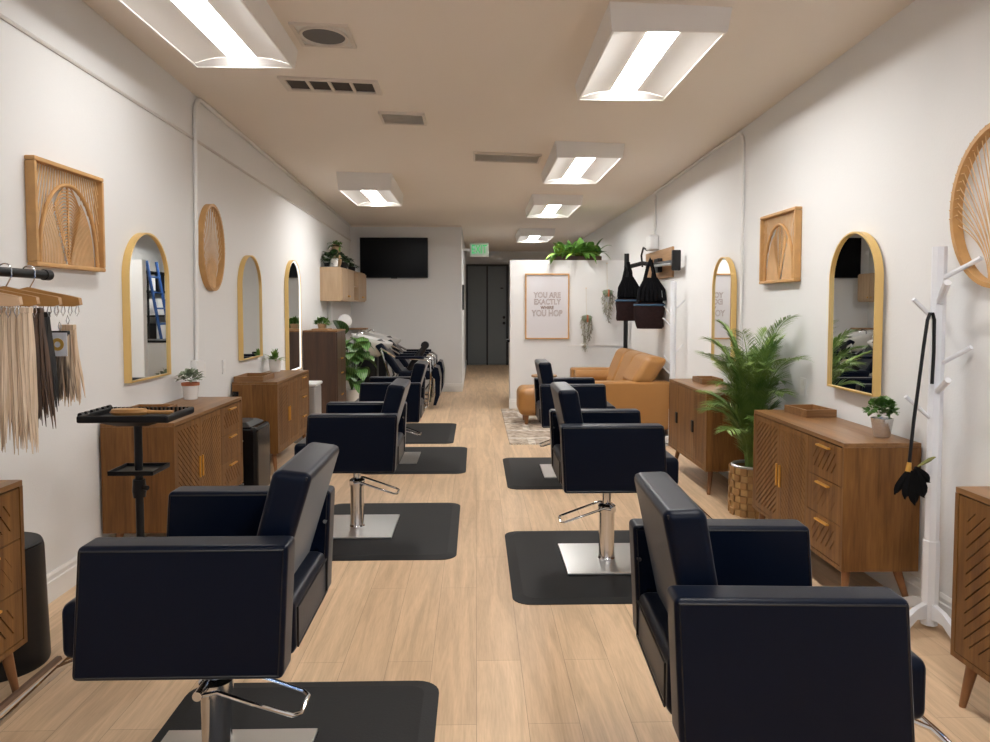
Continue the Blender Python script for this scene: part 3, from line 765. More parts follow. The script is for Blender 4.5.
def oval_art(y, z, a, b, side, label):
    t = thing('rattan_oval', label, 'wall art', (WL if side == 'l' else WR, y, z), LW if side == 'l' else RW, 'oval rattan panels')
    n = 56; o = [(a*math.cos(2*PI*k/n), b*math.sin(2*PI*k/n)) for k in range(n)]; i_ = [((a-.020)*math.cos(2*PI*k/n), (b-.020)*math.sin(2*PI*k/n)) for k in range(n)]
    MB().ring(o, i_, -.045, 0).build('hoop', M['bamboo'], t, smooth=50)
    mb = MB(); zr = -b+.02
    for k in range(35):
        an = R(-10+200*k/34); ex, ez = (a-.014)*math.cos(an), (b-.014)*math.sin(an)
        u = (k-17)/17; sx = -.07*u
        mid = (sx*.85, -b*.42); 
        pts = []
        for j in range(10):
            q = j/9
            x = (1-q)**3*sx+3*(1-q)**2*q*sx+3*(1-q)*q*q*(sx+ex*.35)+q**3*ex
            zz = (1-q)**3*zr+3*(1-q)**2*q*(-b*.55)+3*(1-q)*q*q*(-b*.25+ez*.45)+q**3*ez
            pts.append((x, -.020-.004*(k % 2), zz))
        mb.tube(pts, .0023, 5)
    mb.build('fan_canes', M['bamboo_l'], t)
    for k in range(30):
        mb = MB(); an = R(-5+190*k/29); p = Vector((a*math.cos(an), 0, b*math.sin(an)))
        q = p*.93; d = Vector((.012, 0, .012))
        mb.tube([p*1.0+Vector((0, -.047, 0)), q+Vector((0, -.03, 0))+d], .003, 5)
        mb.build('lashing', M['bamboo_l'], t)
oval_art(5.905, 1.908, .245, .34, 'l', 'oval rattan fan hoop on left wall beside the white pipe')
oval_art(2.93, 1.86, .30, .340, 'r', 'oval rattan fan hoop cut by right picture edge above coat tree')

# ------------------------------------------------------------------ hair extension rail
bx, bz = -1.66, 1.570
t = thing('hanging_rail', 'black wall mounted rail end holding the hair extension hangers', 'rail', (bx, 2.93, bz))
MB().tube([(0, -1.35, 0), (0, -.03, 0)], .017, 14).build('bar', M['blackm'], t)
MB().lathe([(0, 0), (.021, 0), (.021, .035), (.012, .045), (0, .045)], n=16).build('end_cap', M['black'], t).matrix_local = Matrix.Translation((0, -.035, 0)) @ Matrix.Rotation(R(-90), 4, 'X')
for yy in (-1.2, -.55):
    mb = MB(); mb.tube([(WL-bx+.01, yy, 0), (0, yy, 0)], .013, 10); mb.tube([(-.0, yy-.012, 0), (0, yy+.012, 0)], .026, 14); mb.box(WL-bx, WL-bx+.012, yy-.04, yy+.04, -.06, .06, .003); mb.build('bracket', M['blackm'], t)
def hanger(y, tilt, mat_, label, half=.185):
    t = thing('wooden_hanger', label, 'hanger', (bx, y, bz), tilt, 'wooden hangers on the rail')
    pts = [(-half, -.115), (-half+.02, -.085), (-.05, -.062), (0, -.050), (.05, -.062), (half-.02, -.085), (half, -.09), (half+.004, -.115), (half-.02, -.122), (0, -.118), (-half+.02, -.122)]
    MB().prism(pts, -.011, .011).build('shoulder_bar', mat_, t, smooth=50)
    hk = [(0, 0, -.052), (0, 0, -.025)]+[(.024*math.sin(a)-.0, 0, -.0+.024*-math.cos(a)) for a in [R(20+24*k) for k in range(11)]]
    hk = [(.0, 0, -.055), (.012, 0, -.035), (.024, 0, -.012)]+[(.024*math.cos(R(-20+20*k)), 0, .006+.024*math.sin(R(-20+20*k))) for k in range(11)]
    MB().tube(hk, .0028, 8).build('hook', M['chrome'], t)
    for k in range(7):
        x = .02+(half-.03)*k/6
        MB().tube([(x, -.002, -.112), (x-.006, -.004, -.14), (x, -.004, -.158), (x+.006, 0, -.14), (x+.002, .002, -.114)], .0018, 6).build('clip_ring', M['chrome'], t)
    return t
hanger(2.42, 6, M['hang1'], 'pale wooden hanger nearest the picture edge on the black rail')
hanger(2.53, 4, M['hang2'], 'tan wooden hanger just behind the pale one on the rail', .18)
hanger(2.66, 2, M['hang2'], 'tan wooden hanger, third along the rail')
hanger(2.80, 0, M['hang2'], 'tan wooden hanger closest to the rail end')
def hair(x0, x1, y, z0, z1, mat_, label, n=70, card=None, band=None, flare=.02, seed=1):
    rnd = random.Random(seed); w = x1-x0
    t = thing('hair_extension', label, 'hair extension', ((x0+x1)/2, y, z0), 0, 'hair extensions on hangers')
    mb = MB()
    for i in range(n):
        u = (i+.5)/n-.5; L = (z0-z1)*(rnd.uniform(.86, 1.0)); dy = rnd.uniform(-.016, .016); ph = rnd.uniform(0, 6); fl = flare*u*2+rnd.uniform(-.006, .006)
        pts = [(u*w+fl*k/7+.003*math.sin(ph+k*.8), dy*(.4+.6*k/7)+.003*math.cos(ph+k), -L*k/7) for k in range(8)]
        mb.tube(pts, [w/n*1.5+.0025]*6+[.004, .001], 4)
    mb.build('strands', mat_, t)
    MB().box(-w/2-.002, w/2+.002, -.012, .012, -.006, .014, .003).build('weft_band', M[band] if band else mat_, t)
    MB().tube([(0, 0, .012), (-.006, 0, .03), (0, 0, .05), (.006, 0, .03), (0, 0, .012)], .0018, 6).build('wire_hook', M['chrome'], t)
    if card:
        cx, cz = card; c = MB().box(cx-.034, cx+.034, -.026, -.0235, cz-.043, cz+.043).build('tag_card', M['card'], t, smooth=0)
        o = MB().lathe([(.011, 0), (.023, 0), (.023, .0015), (.011, .0015), (.011, 0)], n=24).build('printed_ring', M['goldp'], c); o.matrix_local = Matrix.Translation((cx, -.026, cz)) @ Matrix.Rotation(R(90), 4, 'X')
    return t
hair(-1.83, -1.575, 2.40, 1.435, .93, M['blond'], 'long blond hair extension cut by left picture edge with white tag', 70, card=(.06, -.11), seed=2)
hair(-1.60, -1.455, 2.46, 1.432, .955, M['blond'], 'long blond hair extension hanging next to the brown one', 46, seed=3)
hair(-1.575, -1.49, 2.58, 1.430, 1.02, M['brown'], 'medium brown hair extension between blond and black ones', 36, seed=4, flare=.035)
hair(-1.61, -1.535, 2.70, 1.415, 1.05, M['dark'], 'black hair extension behind the brown one', 40, seed=5)
hair(-1.56, -1.50, 2.76, 1.345, 1.09, M['strip'], 'short striped hair sample with white gold-ring tag', 26, card=(.005, -.035), band='black', seed=6)
hair(-1.585, -1.535, 2.87, 1.365, 1.06, M['lblond'], 'thin pale blond hair extension at the rail end', 24, seed=8, flare=.03)

# ------------------------------------------------------------------ bins, service tray, strip on floor
t = thing('trash_bin', 'round tapered black bin behind the far left credenza', 'bin', (-1.925, 2.98, 0))
MB().lathe([(0, 0), (.172, 0), (.175, .01), (.163, .47), (.159, .485), (0, .485)], n=40).build('body', M['black'], t)
MB().lathe([(.155, .485), (.157, .492), (.153, .498), (0, .500)], n=40).build('lid', M['blackm'], t)
t = thing('trash_bin', 'glossy black bin between the two left credenzas', 'bin', (-1.872, 5.80, 0))
mb = MB(); mb.box(-.19, .215, -.20, .18, 0, .53, .035, 4); mb.build('body', M['blackgloss'], t)
mb = MB(); mb.hexa([(-.185, -.195, .53), (.17, -.195, .53), (.17, .175, .53), (-.185, .175, .53), (-.13, -.13, .56), (.12, -.13, .56), (.12, .12, .56), (-.13, .12, .56)], .01, 2); mb.build('lid', M['blackm'], t)
for z in (.43, .10): MB().box(.01, .11, -.205, -.198, z-.006, z+.006, .002).build('pull_slot', M['grey'], t)
t = thing('trash_bin', 'slim grey metal bin between left credenza and dark cabinet', 'bin', (-1.80, 7.95, 0))
MB().box(-.13, .11, -.16, .16, 0, .60, .02, 3).build('body', M['grey'], t)
MB().box(-.14, .12, -.17, .17, .60, .635, .012, 2).build('lid', M['white'], t)
t = thing('floor_strip', 'brown wooden strip lying on floor along the far left credenza', 'floor strip', (-1.715, 2.3, 0))
MB().hexa([(-.014, -.9, .001), (.014, -.9, .001), (.014, .72, .001), (-.014, .72, .001), (-.008, -.9, .014), (.008, -.9, .014), (.008, .72, .014), (-.008, .72, .014)]).build('cover', M['cord'], t, smooth=0)
MB().box(.026, .033, -.9, .70, .001, .004).build('edge_tape', M['seam'], t, smooth=0)

t = thing('service_tray', 'black salon service tray on a pole stand before left credenza', 'tray stand', (-1.50, 3.3, 0))
mb = MB()
for k in range(5):
    an = R(72*k+20); mb.tube([(0, 0, .09), (.12*math.cos(an), .12*math.sin(an), .085), (.24*math.cos(an), .24*math.sin(an), .055)], [.018, .014, .011], 8)
    mb.lathe([(0, -.022), (.016, -.016), (.022, 0), (.016, .016), (0, .022)], (.24*math.cos(an), .24*math.sin(an), .023), 12)
mb.build('wheel_base', M['blackm'], t)
MB().tube([(0, 0, .08), (0, 0, .93)], .017, 12).build('pole', M['blackm'], t)
mb = MB(); mb.lathe([(0, .60), (.026, .60), (.03, .63), (.026, .68), (0, .68)], n=16); mb.tube([(0, 0, .645), (.045, -.02, .645)], .011, 10); mb.build('height_clamp', M['black'], t)
sh = MB(); sh.box(-.095, .10, -.09, .09, .715, .722, .002)
for q in ((-.095, .10, -.09, -.085), (-.095, .10, .085, .09), (-.095, -.09, -.09, .09), (.095, .10, -.09, .09)): sh.box(q[0], q[1], q[2], q[3], .722, .735)
sh.build('lower_shelf', M['black'], t, smooth=0)
mb = MB(); mb.hexa([(-.07, -.05, .925), (.07, -.05, .925), (.07, .05, .925), (-.07, .05, .925), (-.14, -.12, .955), (.14, -.12, .955), (.14, .12, .955), (-.14, .12, .955)], .006); mb.build('tray_bracket', M['black'], t)
mb = MB(); mb.box(-.19, .19, -.14, .14, .953, .962, .003)
for q in ((-.19, .19, -.15, -.135), (-.19, -.175, -.14, .14)): mb.box(q[0], q[1], q[2], q[3], .955, .985, .006)
mb.box(.17, .195, -.15, .15, .955, .985, .008)
for k in range(20): mb.box(-.18+.35*k/19-.005, -.18+.35*k/19+.005, .128, .143, .96, .985)
for k in range(6): mb.tube([(-.19, -.12+.048*k, .985), (-.19, -.095+.048*k, .985)], .010, 8)
mb.build('upper_tray', M['black'], t)
t = thing('paddle_brush', 'golden wooden brush lying on the black service tray', 'brush', (-1.53, 3.33, .985))
t.location.z = .963
mb = MB(); mb.lathe([(0, 0), (.05, .002), (.058, .014), (.05, .028), (0, .032)], (-.02, 0, 0), 20, sx=1.5, sy=.7); mb.build('head', M['hang2'], t)
MB().tube([(.06, 0, .014), (.10, 0, .013), (.17, .01, .010)], [.010, .008, .010], 10).build('handle', M['hang2'], t)

# ------------------------------------------------------------------ plants
def bush(mb, c, rad, n, ln, wd, rnd, droop=.4, flat=.8):
    for i in range(n):
        an = rnd.uniform(0, 2*PI); el = rnd.uniform(-.25, 1.5); k = rnd.uniform(.25, 1)**.6
        d = Vector((math.cos(an)*math.cos(el), math.sin(an)*math.cos(el), math.sin(el)*flat))
        b = Vector(c)+d*rad*k
        mb.leaf(b, d*.6+Vector((rnd.uniform(-.8, .8), rnd.uniform(-.8, .8), rnd.uniform(-.2, .8))), ln*rnd.uniform(.7, 1.2), wd*rnd.uniform(.8, 1.2), droop, 4, tip=.8)
def potted(name, label, loc, pot, potm, leafm, fn, cat='plant', rim=None, group=None, soil=True):
    t = thing(name, label, cat, loc, 0, group)
    mb = MB(); mb.lathe(pot, n=28); p = mb.build('pot', potm, t)
    top = max(z for r, z in pot); rmax = max(r for r, z in pot)*.86
    if soil: MB().lathe([(0, top-.014), (rmax, top-.014), (rmax, top-.03), (0, top-.03)], n=20).build('soil', M['soil'], t)
    if rim: MB().lathe([(rim[0]-.006, rim[1]), (rim[0], rim[1]), (rim[0], rim[2]), (rim[0]-.010, rim[2]), (rim[0]-.01, rim[1])], n=28).build('pot_rim', M['terra'], t)
    mb = MB(); fn(mb, top); mb.build('foliage', leafm, t, smooth=0)
    return t
rn = random.Random(11)
def pot(r0, r1, h, th=.006): return [(0, 0), (r0*.9, 0), (r0, .004), (r1, h), (r1-th, h), (r1-th*1.5, h-.028), (0, h-.03)]
potted('potted_succulent', 'sage plant in white pot with terracotta rim on left front credenza', (-1.99, 5.19, .80), pot(.045, .058, .115), M['ceramic'], M['gsage'],
       lambda mb, top: bush(mb, (0, 0, top+.03), .08, 120, .045, .024, rn, .3, .6), rim=(.060, .098, .117))
def spiky(mb, top):
    for i in range(46):
        an = rn.uniform(0, 2*PI); el = rn.uniform(.25, 1.5); d = Vector((math.cos(an)*math.cos(el), math.sin(an)*math.cos(el), math.sin(el)))
        mb.leaf((d.x*.02, d.y*.02, top-.01), d, rn.uniform(.10, .2), .026, .5, 5)
potted('potted_plant', 'spiky yellow-green plant in white pot on second left credenza', (-1.99, 7.36, .80), pot(.05, .062, .125), M['ceramic'], M['g3'], spiky)
potted('potted_succulent', 'small green succulent in beige pot atop the dark wood cabinet', (-1.90, 9.18, 1.172), pot(.045, .055, .06), M['oak'], M['g1'],
       lambda mb, top: bush(mb, (0, 0, top), .09, 140, .05, .032, rn, .2, .7))
potted('potted_plant', 'leafy green plant in silver pot on right credenza', (2.015, 3.60, .80), pot(.038, .052, .095), M['silver'], M['g1'],
       lambda mb, top: bush(mb, (0, 0, top+.03), .072, 230, .035, .026, rn, .35, .9))
potted('potted_plant', 'bushy plant in white pot at near end of oak wall cabinet', (-1.95, 10.22, 1.985), pot(.06, .07, .11), M['ceramic'], M['g2'],
       lambda mb, top: bush(mb, (0, 0, top), .15, 90, .10, .05, rn, .5, .6))
potted('potted_plant', 'dark leafy plant in black pot, middle of oak wall cabinet top', (-1.93, 10.85, 1.985), pot(.06, .07, .10), M['black'], M['g2'],
       lambda mb, top: bush(mb, (0, 0, top), .14, 80, .10, .05, rn, .6, .5))
potted('potted_plant', 'small dark plant at television end of oak wall cabinet top', (-1.93, 11.6, 1.985), pot(.05, .06, .07), M['black'], M['g2'],
       lambda mb, top: bush(mb, (0, 0, top), .09, 60, .08, .04, rn, .6, .4))
potted('potted_plant', 'tall tan vase with trailing green leaves on oak wall cabinet', (-1.97, 10.52, 1.985), [(0, 0), (.05, 0), (.075, .06), (.085, .16), (.06, .27), (.045, .33), (.04, .33), (.04, .30), (0, .30)], M['tanvase'], M['g1'],
       lambda mb, top: bush(mb, (0, 0, top-.02), .08, 50, .09, .04, rn, .9, .7))
potted('potted_plant', 'dark green tuft in low black dish at near corner of oak wall cabinet', (-2.02, 10.12, 1.985), pot(.035, .04, .05), M['black'], M['g2'],
       lambda mb, top: bush(mb, (0, 0, top), .06, 40, .06, .03, rn, .6, .8))
def calathea(mb, top):
    for i in range(46):
        an = rn.uniform(0, 2*PI); h = rn.uniform(.10, .80); sp = rn.uniform(.02, .15)+.05*(1-h)
        b = Vector((math.cos(an)*sp, math.sin(an)*sp, top+h*.85))
        mb.tube([(0, 0, top-.03), (b.x*.4, b.y*.4, top+h*.5), tuple(b)], .004, 5)
        mb.leaf(b, (math.cos(an), math.sin(an)-.3, rn.uniform(.1, .9)), rn.uniform(.24, .34), rn.uniform(.17, .24), 1.0, 6, tip=.6)
    for x, y, z, dx, ln in ((-.08, -.15, .86, -.3, .34), (.10, -.15, .60, .5, .36), (-.02, -.2, .45, .4, .36), (.02, -.2, .25, -.2, .34)):
        mb.tube([(0, 0, top), (x*.5, y*.5, top+z*.6), (x, y, top+z)], .005, 5); mb.leaf((x, y, top+z-.12), (dx, -.35, .9), ln, .27, .45, 7, tip=.5)
potted('calathea', 'large striped leaf plant in white pot beside dark wood cabinet', (-1.66, 9.90, 0), pot(.08, .10, .34, .01), M['ceramic'], M['gs'], calathea)
# palm
t = thing('potted_palm', 'tall areca palm in woven basket between the right cabinets', 'plant', (1.925, 5.08, 0))
mb = MB(); rows, colz = 7, 18; Rb = .135
for i in range(rows):
    for j in range(colz):
        a0 = 2*PI*j/colz; a1 = 2*PI*(j+1)/colz; out = .010 if (i+j) % 2 else -.004; mb.mi = (i+j) % 2; z0 = .335*i/rows; z1 = .335*(i+1)/rows
        am = (a0+a1)/2; T = Matrix.Translation(((Rb+out)*math.cos(am), (Rb+out)*math.sin(am), (z0+z1)/2)) @ Matrix.Rotation(am, 4, 'Z')
        mb.T = T; mb.box(-.007, .007, -.0245, .0245, -.0255, .0255, .006, 3); mb.T = None
mb.lathe([(0, .004), (Rb-.006, .004), (Rb-.006, .33), (Rb-.02, .33), (Rb-.02, .01)], n=30)
mb.build('basket', [M['basket'], M['basketd']], t)
mb = MB(); mb.lathe([(Rb-.012, .328), (Rb+.002, .328), (Rb+.006, .342), (Rb-.004, .350), (Rb-.016, .342), (Rb-.012, .328)], n=30); mb.build('basket_rim', M['grey'], t)
MB().lathe([(0, .305), (Rb-.021, .305), (Rb-.021, .28), (0, .28)], n=24).build('soil', M['soil'], t)
rp = random.Random(5)
fr = []
for i in range(40):
    an = -170+340*((i*.618) % 1)+rp.uniform(-8, 8)
    fr.append((an, rp.uniform(.28, 1.0), rp.uniform(.18, .44), rp.uniform(.72, 1.0)))
fr += [(-70, 1.10, .34, .95), (-48, .92, .62, .86), (-165, .60, .34, .75), (178, .50, .34, .8), (-125, .95, .30, 1), (-100, .84, .42, .85), (150, 1.0, .22, 1)]
for an, h, rch, tipk in fr:
    a = R(an); dx, dy = math.cos(a), math.sin(a)
    lim = WR-.07-1.925                                   # keep fronds clear of the wall
    rx = min(rch*dx, lim)
    P0, P1, P2 = Vector((.035*dx, .035*dy, .285)), Vector((rx*.15, rch*dy*.15, .33+h*.85)), Vector((rx, rch*dy, .33+h*tipk))
    mb = MB(); pts = []
    for k in range(17):
        q = k/16; pts.append(P0*(1-q)**2+P1*2*q*(1-q)+P2*q*q)
    mb.tube(pts, [.005*(1-.8*k/16)+.001 for k in range(17)], 5)
    for j in range(54):
        kk = 2.2+13.7*j/53; i0 = min(int(kk), 15); f = kk-i0; p = pts[i0].lerp(pts[i0+1], f)
        tg = (pts[i0+1]-pts[i0]).normalized(); sd = tg.cross(Vector((0, 0, 1)))
        if sd.length < .05: sd = Vector((-dy, dx, 0))
        sd.normalize(); ln = .185*math.sin(PI*min(1, .12+.80*kk/16))**.7+.02
        for s_ in (-1, 1):
            dd = (sd*s_*.8+tg*1.0+Vector((0, 0, rp.uniform(-.1, .25)))).normalized()
            if 1.925+p.x+dd.x*ln > WR-.02: dd.x = (WR-.03-1.925-p.x)/ln
            mb.leaf(p, dd, ln*rp.uniform(.85, 1.1), .0072, .35, 3, fold=.25)
    mb.build('frond', M['g4'], t, smooth=0)
# staghorn style planter on top of the partition
t = thing('planter_box', 'broad leaved green plant in brown trough on top of partition', 'plant', (1.43, YP+.055, 2.093))
MB().box(-.34, .34, -.05, .05, 0, .06, .012).build('trough', M['wal_dark'], t)
mb = MB()
for i in range(46):
    x = rn.uniform(-.34, .38); an = rn.uniform(PI*.95, 2.05*PI) if rn.random() < .8 else rn.uniform(0, PI); el = rn.uniform(.5, 1.5)
    d = Vector((math.cos(an)*math.cos(el)+x*.4, math.sin(an)*math.cos(el)*.8, math.sin(el)))
    mb.leaf((x*.8, -.01, .05), d, rn.uniform(.30, .52), rn.uniform(.10, .16), rn.uniform(.4, 1.3), 6)
mb.build('foliage', M['g1'], t, smooth=0)
mb = MB()
for i in range(12):
    x = rn.uniform(-.38, .4); an = rn.uniform(PI, 2*PI); el = rn.uniform(.2, 1.2)
    mb.leaf((x*.8, -.02, .06), (math.cos(an)*math.cos(el)+x*.6, math.sin(an)*math.cos(el)*.7, math.sin(el)), rn.uniform(.3, .46), rn.uniform(.08, .12), .7, 6)
mb.build('pale_leaves', M['g3'], t, smooth=0)
# hanging plants
def hangp(x, z_top, z_ball, z_low, label, seed):
    rnd = random.Random(seed)
    t = thing('hanging_plant', label, 'hanging plant', (x, YP, z_ball), 0, 'hanging air plants')
    MB().tube([(0, -.004, z_top-z_ball), (0, -.05, .05)], .003, 6).build('cord', M['cotton'], t)
    MB().tube([(0, 0, z_top-z_ball), (0, -.014, z_top-z_ball)], .006, 8).build('nail', M['brass'], t)
    MB().lathe([(0, -.055), (.05, -.04), (.075, 0), (.06, .04), (.0, .055)], (0, -.09, 0), 16).build('moss_ball', M['gsage'], t)
    MB().box(-.012, .012, -.172, -.160, -.05, .05, .004).build('leather_tie', M['terra'], t)
    mb = MB()
    for i in range(6):
        a = 2*PI*i/6; r = .07; x0, y0 = r*math.cos(a), -.09+r*.8*math.sin(a); L = (z_ball-z_low)*rnd.uniform(.45, 1)
        pts = [(x0*(.8+.2*math.sin(k*.7)), y0, .02-L*k/8) for k in range(9)]
        mb.tube(pts, .004, 4)
        for k in range(1, 15):
            q = k/15*8; i0 = int(q); p = Vector(pts[i0]).lerp(Vector(pts[i0+1]), q-i0); an = rnd.uniform(0, 2*PI)
            dv = Vector((math.cos(an), -abs(math.sin(an))*.8, -.4)); mb.leaf(p, dv, .05, .02, .6, 3)
    for i in range(24):
        an = rnd.uniform(0, 2*PI); mb.leaf((.03*math.cos(an), -.09+.03*math.sin(an), .03), (math.cos(an), math.sin(an)*.7, .4), .08, .025, 1, 4)
    mb.build('trailing_leaves', M['gair'], t, smooth=0)
hangp(1.548, 1.70, 1.275, .70, 'hanging air plant next to the framed poster', 3)
hangp(1.84, 2.05, 1.63, 1.17, 'hanging air plant nearer the black aprons', 4)

# ------------------------------------------------------------------ coat trees
def coat_tree(x, y, rz, label, h=1.71):
    t = thing('coat_tree', label, 'coat rack', (x, y, 0), rz, 'white coat trees')
    MB().lathe([(0, .02), (.036, .02), (.036, .40), (.031, .405), (.031, h-.05), (.031, h), (0, h)], n=8).build('pole', M['whitep'], t, smooth=25)
    return t
def leg_arc(mb, ang, L=.34, z=.12):
    a = R(ang); T = Matrix.Rotation(a, 4, 'Z'); mb.T = T
    prof_t = [(.03, z), (.10, z-.012), (.18, z-.05), (.26, .035), (L, .022)]; prof_b = [(L, 0), (.25, 0), (.17, z-.10), (.10, z-.06), (.03, z-.07)]
    P = prof_t+[(a_, max(0, b_)) for a_, b_ in prof_b]
    A = [mb._v((u, -.012, w)) for u, w in P]; B = [mb._v((u, .012, w)) for u, w in P]
    n = len(P); mb.face(A); mb.face(list(reversed(B)))
    for i in range(n): mb.face([A[i], A[(i+1) % n], B[(i+1) % n], B[i]])
    mb.T = None
def pegs(t, spec):
    for (z, dx, dy, dz, r) in spec:
        d = Vector((dx, dy, 0)).normalized()*.025
        MB().tube([(d.x, d.y, z), (dx, dy, z+dz)], r, 8).build('peg', M['whitep'], t)
ct = coat_tree(2.04, 3.22, 0, 'white wooden coat tree holding the black feather duster')
for an in (205, 272, 90):
    mb = MB(); leg_arc(mb, an, .34 if an != 90 else .3); mb.build('leg', M['whitep'], ct, smooth=0)
pegs(ct, [(1.575, .07, -.17, .075, .011), (1.47, -.045, -.13, .08, .016), (1.395, -.125, -.02, .085, .009), (1.20, .06, -.14, .075, .010), (1.075, -.03, -.13, .06, .014), (.955, -.135, .0, .095, .009), (1.33, .05, .12, .09, .009), (.90, .045, .12, .09, .009)])
# feather duster hung over a peg by its strap
t = thing('feather_duster', 'black feather duster hanging by its strap from coat tree peg', 'duster', (1.985, 3.17, 1.40))
dpt = lambda dx, z, dy=0: (dx, dy, z-1.40)
mb = MB(); mb.tube([dpt(-.085, .76), dpt(-.070, .95), dpt(-.035, 1.28), dpt(-.022, 1.39), dpt(-.012, 1.418), dpt(.0, 1.418), dpt(.008, 1.39), dpt(.010, 1.25), dpt(.006, 1.11)], .0075, 8); mb.build('strap', M['blackm'], t)
MB().tube([dpt(-.085, .765), dpt(-.089, .725)], [.009, .013], 10).build('clasp', M['brass'], t)
mb = MB(); fz = .73
def plume(p, q, wd, y):
    p, q = Vector((p[0], y, p[1])), Vector((q[0], y-.012, q[1])); d = q-p; n = Vector((d.z, 0, -d.x)).normalized(); rows = []
    for k in range(8):
        u = k/7; w = wd*(.28+.72*math.sin(min(1, u*1.55)*PI/2))*(1 if u < .8 else max(.03, (1-u)/.2)); c = p+d*u
        rows.append([mb._v(c+n*w+Vector((0, .003, 0))), mb._v(c+Vector((0, -.006, 0))), mb._v(c-n*w+Vector((0, .003, 0))), mb._v(c+Vector((0, .008, 0)))])
    for a_, b_ in zip(rows, rows[1:]):
        for k in range(4): mb.face([a_[k], a_[(k+1) % 4], b_[(k+1) % 4], b_[k]])
    mb.face(rows[0]); mb.face(rows[-1])
o_ = lambda dx, dz: (-.089+dx, fz-1.40+dz)
for p_, q_, wd, y in ((o_(0, 0), o_(-.065, -.105), .018, 0), (o_(.004, 0), o_(-.022, -.125), .020, -.006), (o_(.012, 0), o_(.018, -.15), .026, -.014), (o_(.02, .01), o_(.055, -.115), .03, -.02), (o_(.025, .015), o_(.085, -.05), .022, -.01)): plume(p_, q_, wd, y)
mb.build('feathers', M['feather'], t, smooth=30)
mb = MB(); plume(o_(.03, .02), o_(.10, .065), .009, -.02); mb.build('olive_feather', M['olive'], t, smooth=30)
ct2 = coat_tree(2.0, 7.46, 0, 'white coat tree in front of the wooden board near the sofa', 1.70)
for an in (180, 270, 30, 100):
    mb = MB(); leg_arc(mb, an, .34 if an in (180, 270) else .11); mb.build('leg', M['whitep'], ct2, smooth=0)
pegs(ct2, [(1.42, .10, -.04, .09, .006), (1.36, -.10, -.02, .09, .006), (1.25, -.10, .03, .08, .007), (.98, .09, -.04, .08, .006), (.86, -.10, -.02, .09, .007), (.76, -.09, .03, .07, .007)])

# ------------------------------------------------------------------ rear left: wall cabinet, television, tall cabinet, shampoo units
t = thing('wall_cabinet', 'light oak cabinet mounted on left wall near television', 'cabinet', (WL, 11.15, 1.517), LW)
mb = MB(); mb.box(-1.10, -.12, -.28, 0, 0, .458); mb.box(.26, 1.10, -.28, 0, 0, .458); mb.box(-.12, .26, -.28, 0, 0, .018); mb.box(-.12, .26, -.28, 0, .44, .458); mb.box(-.12, .26, -.28, 0, .22, .235); mb.box(-.12, .26, -.02, 0, .018, .44); mb.build('body', M['oak'], t, smooth=0)
for i, (a, b) in enumerate(((-1.09, -.615), (-.605, -.13), (.27, .675), (.685, 1.09))):
    d = MB().box(a, b, -.30, -.281, .02, .44, .002).build('door', M['oak'], t)
    hx = b-.05 if i % 2 == 0 else a+.05
    MB().lathe([(0, 0), (.012, .004), (.014, .014), (0, .02)], n=12).build('knob', M['brass'], d).matrix_local = Matrix.Translation((hx, -.30, .07)) @ Matrix.Rotation(R(90), 4, 'X')
t = thing('television', 'black flat television mounted on rear left wall', 'television', (-1.365, YT, 2.253))
MB().box(-.565, .565, -.09, -.045, -.335, .335, .008).build('bezel', M['black'], t)
MB().box(-.553, .553, -.0915, -.0895, -.318, .325).build('screen', M['tvscreen'], t, smooth=0)
MB().box(-.2, .2, -.045, 0, -.15, .15).build('wall_mount', M['blackm'], t, smooth=0)
MB().box(-.05, .05, -.088, -.06, -.345, -.335).build('sensor_bar', M['black'], t, smooth=0)
t = thing('tall_cabinet', 'tall dark walnut cabinet behind the second left credenza', 'cabinet', (WL+.01, 9.27, 0), LW)
MB().box(-.29, .29, -.395, 0, 0, 1.135).build('body', M['wal_dark'], t, smooth=0)
MB().box(-.295, .295, -.415, 0, 1.135, 1.155, .003).build('top', M['wal_h'], t)
for a, b in ((-.285, -.003), (.003, .285)):
    d = MB().box(a, b, -.412, -.396, .06, 1.13, .002).build('door', M['wal_dark'], t)
    for z in (.35, .62, .8): MB().lathe([(0, 0), (.010, .003), (.012, .012), (0, .016)], n=10).build('knob', M['brass'], d).matrix_local = Matrix.Translation((b-.04 if a < 0 else a+.04, -.412, z)) @ Matrix.Rotation(R(90), 4, 'X')
o = MB().box(-.1, .1, -.13, .13, 0, .016, .004).build('wooden_board', M['board']); o.location = (-1.9, 9.17, 1.156); tag(o, 'thin wooden board under succulent on the dark cabinet', 'board')
o = None
t = thing('wall_shelf', 'small light wood shelf in the corner under television wall', 'shelf', (-1.955, YT, 1.06))
MB().box(-.14, .14, -.26, 0, 0, .025, .002).build('board', M['board'], t)
MB().box(-.01, .01, -.2, 0, -.09, 0).build('bracket', M['white'], t, smooth=0)
t = thing('wall_disc', 'round white disc on a short wall arm below the oak wall cabinet', 'wall fitting', (WL, 10.35, 1.24))
MB().lathe([(0, 0), (.085, 0), (.098, .012), (.095, .03), (.05, .045), (0, .048)], n=36).build('disc', M['ceramic'], t).matrix_local = Matrix.Translation((.28, 0, 0)) @ Matrix.Rotation(R(90), 4, 'X')
mb = MB(); mb.tube([(0, .02, 0), (.28, .02, 0)], .012, 10); mb.box(0, .012, -.03, .07, -.05, .05, .003); mb.build('wall_arm', M['white'], t)
t = thing('wall_duct', 'white square duct running up to the oak wall cabinet underside', 'duct', (WL, 10.55, 1.0))
MB().box(0, .06, -.06, .06, 0, .515, .008).build('duct_cover', M['white'], t)
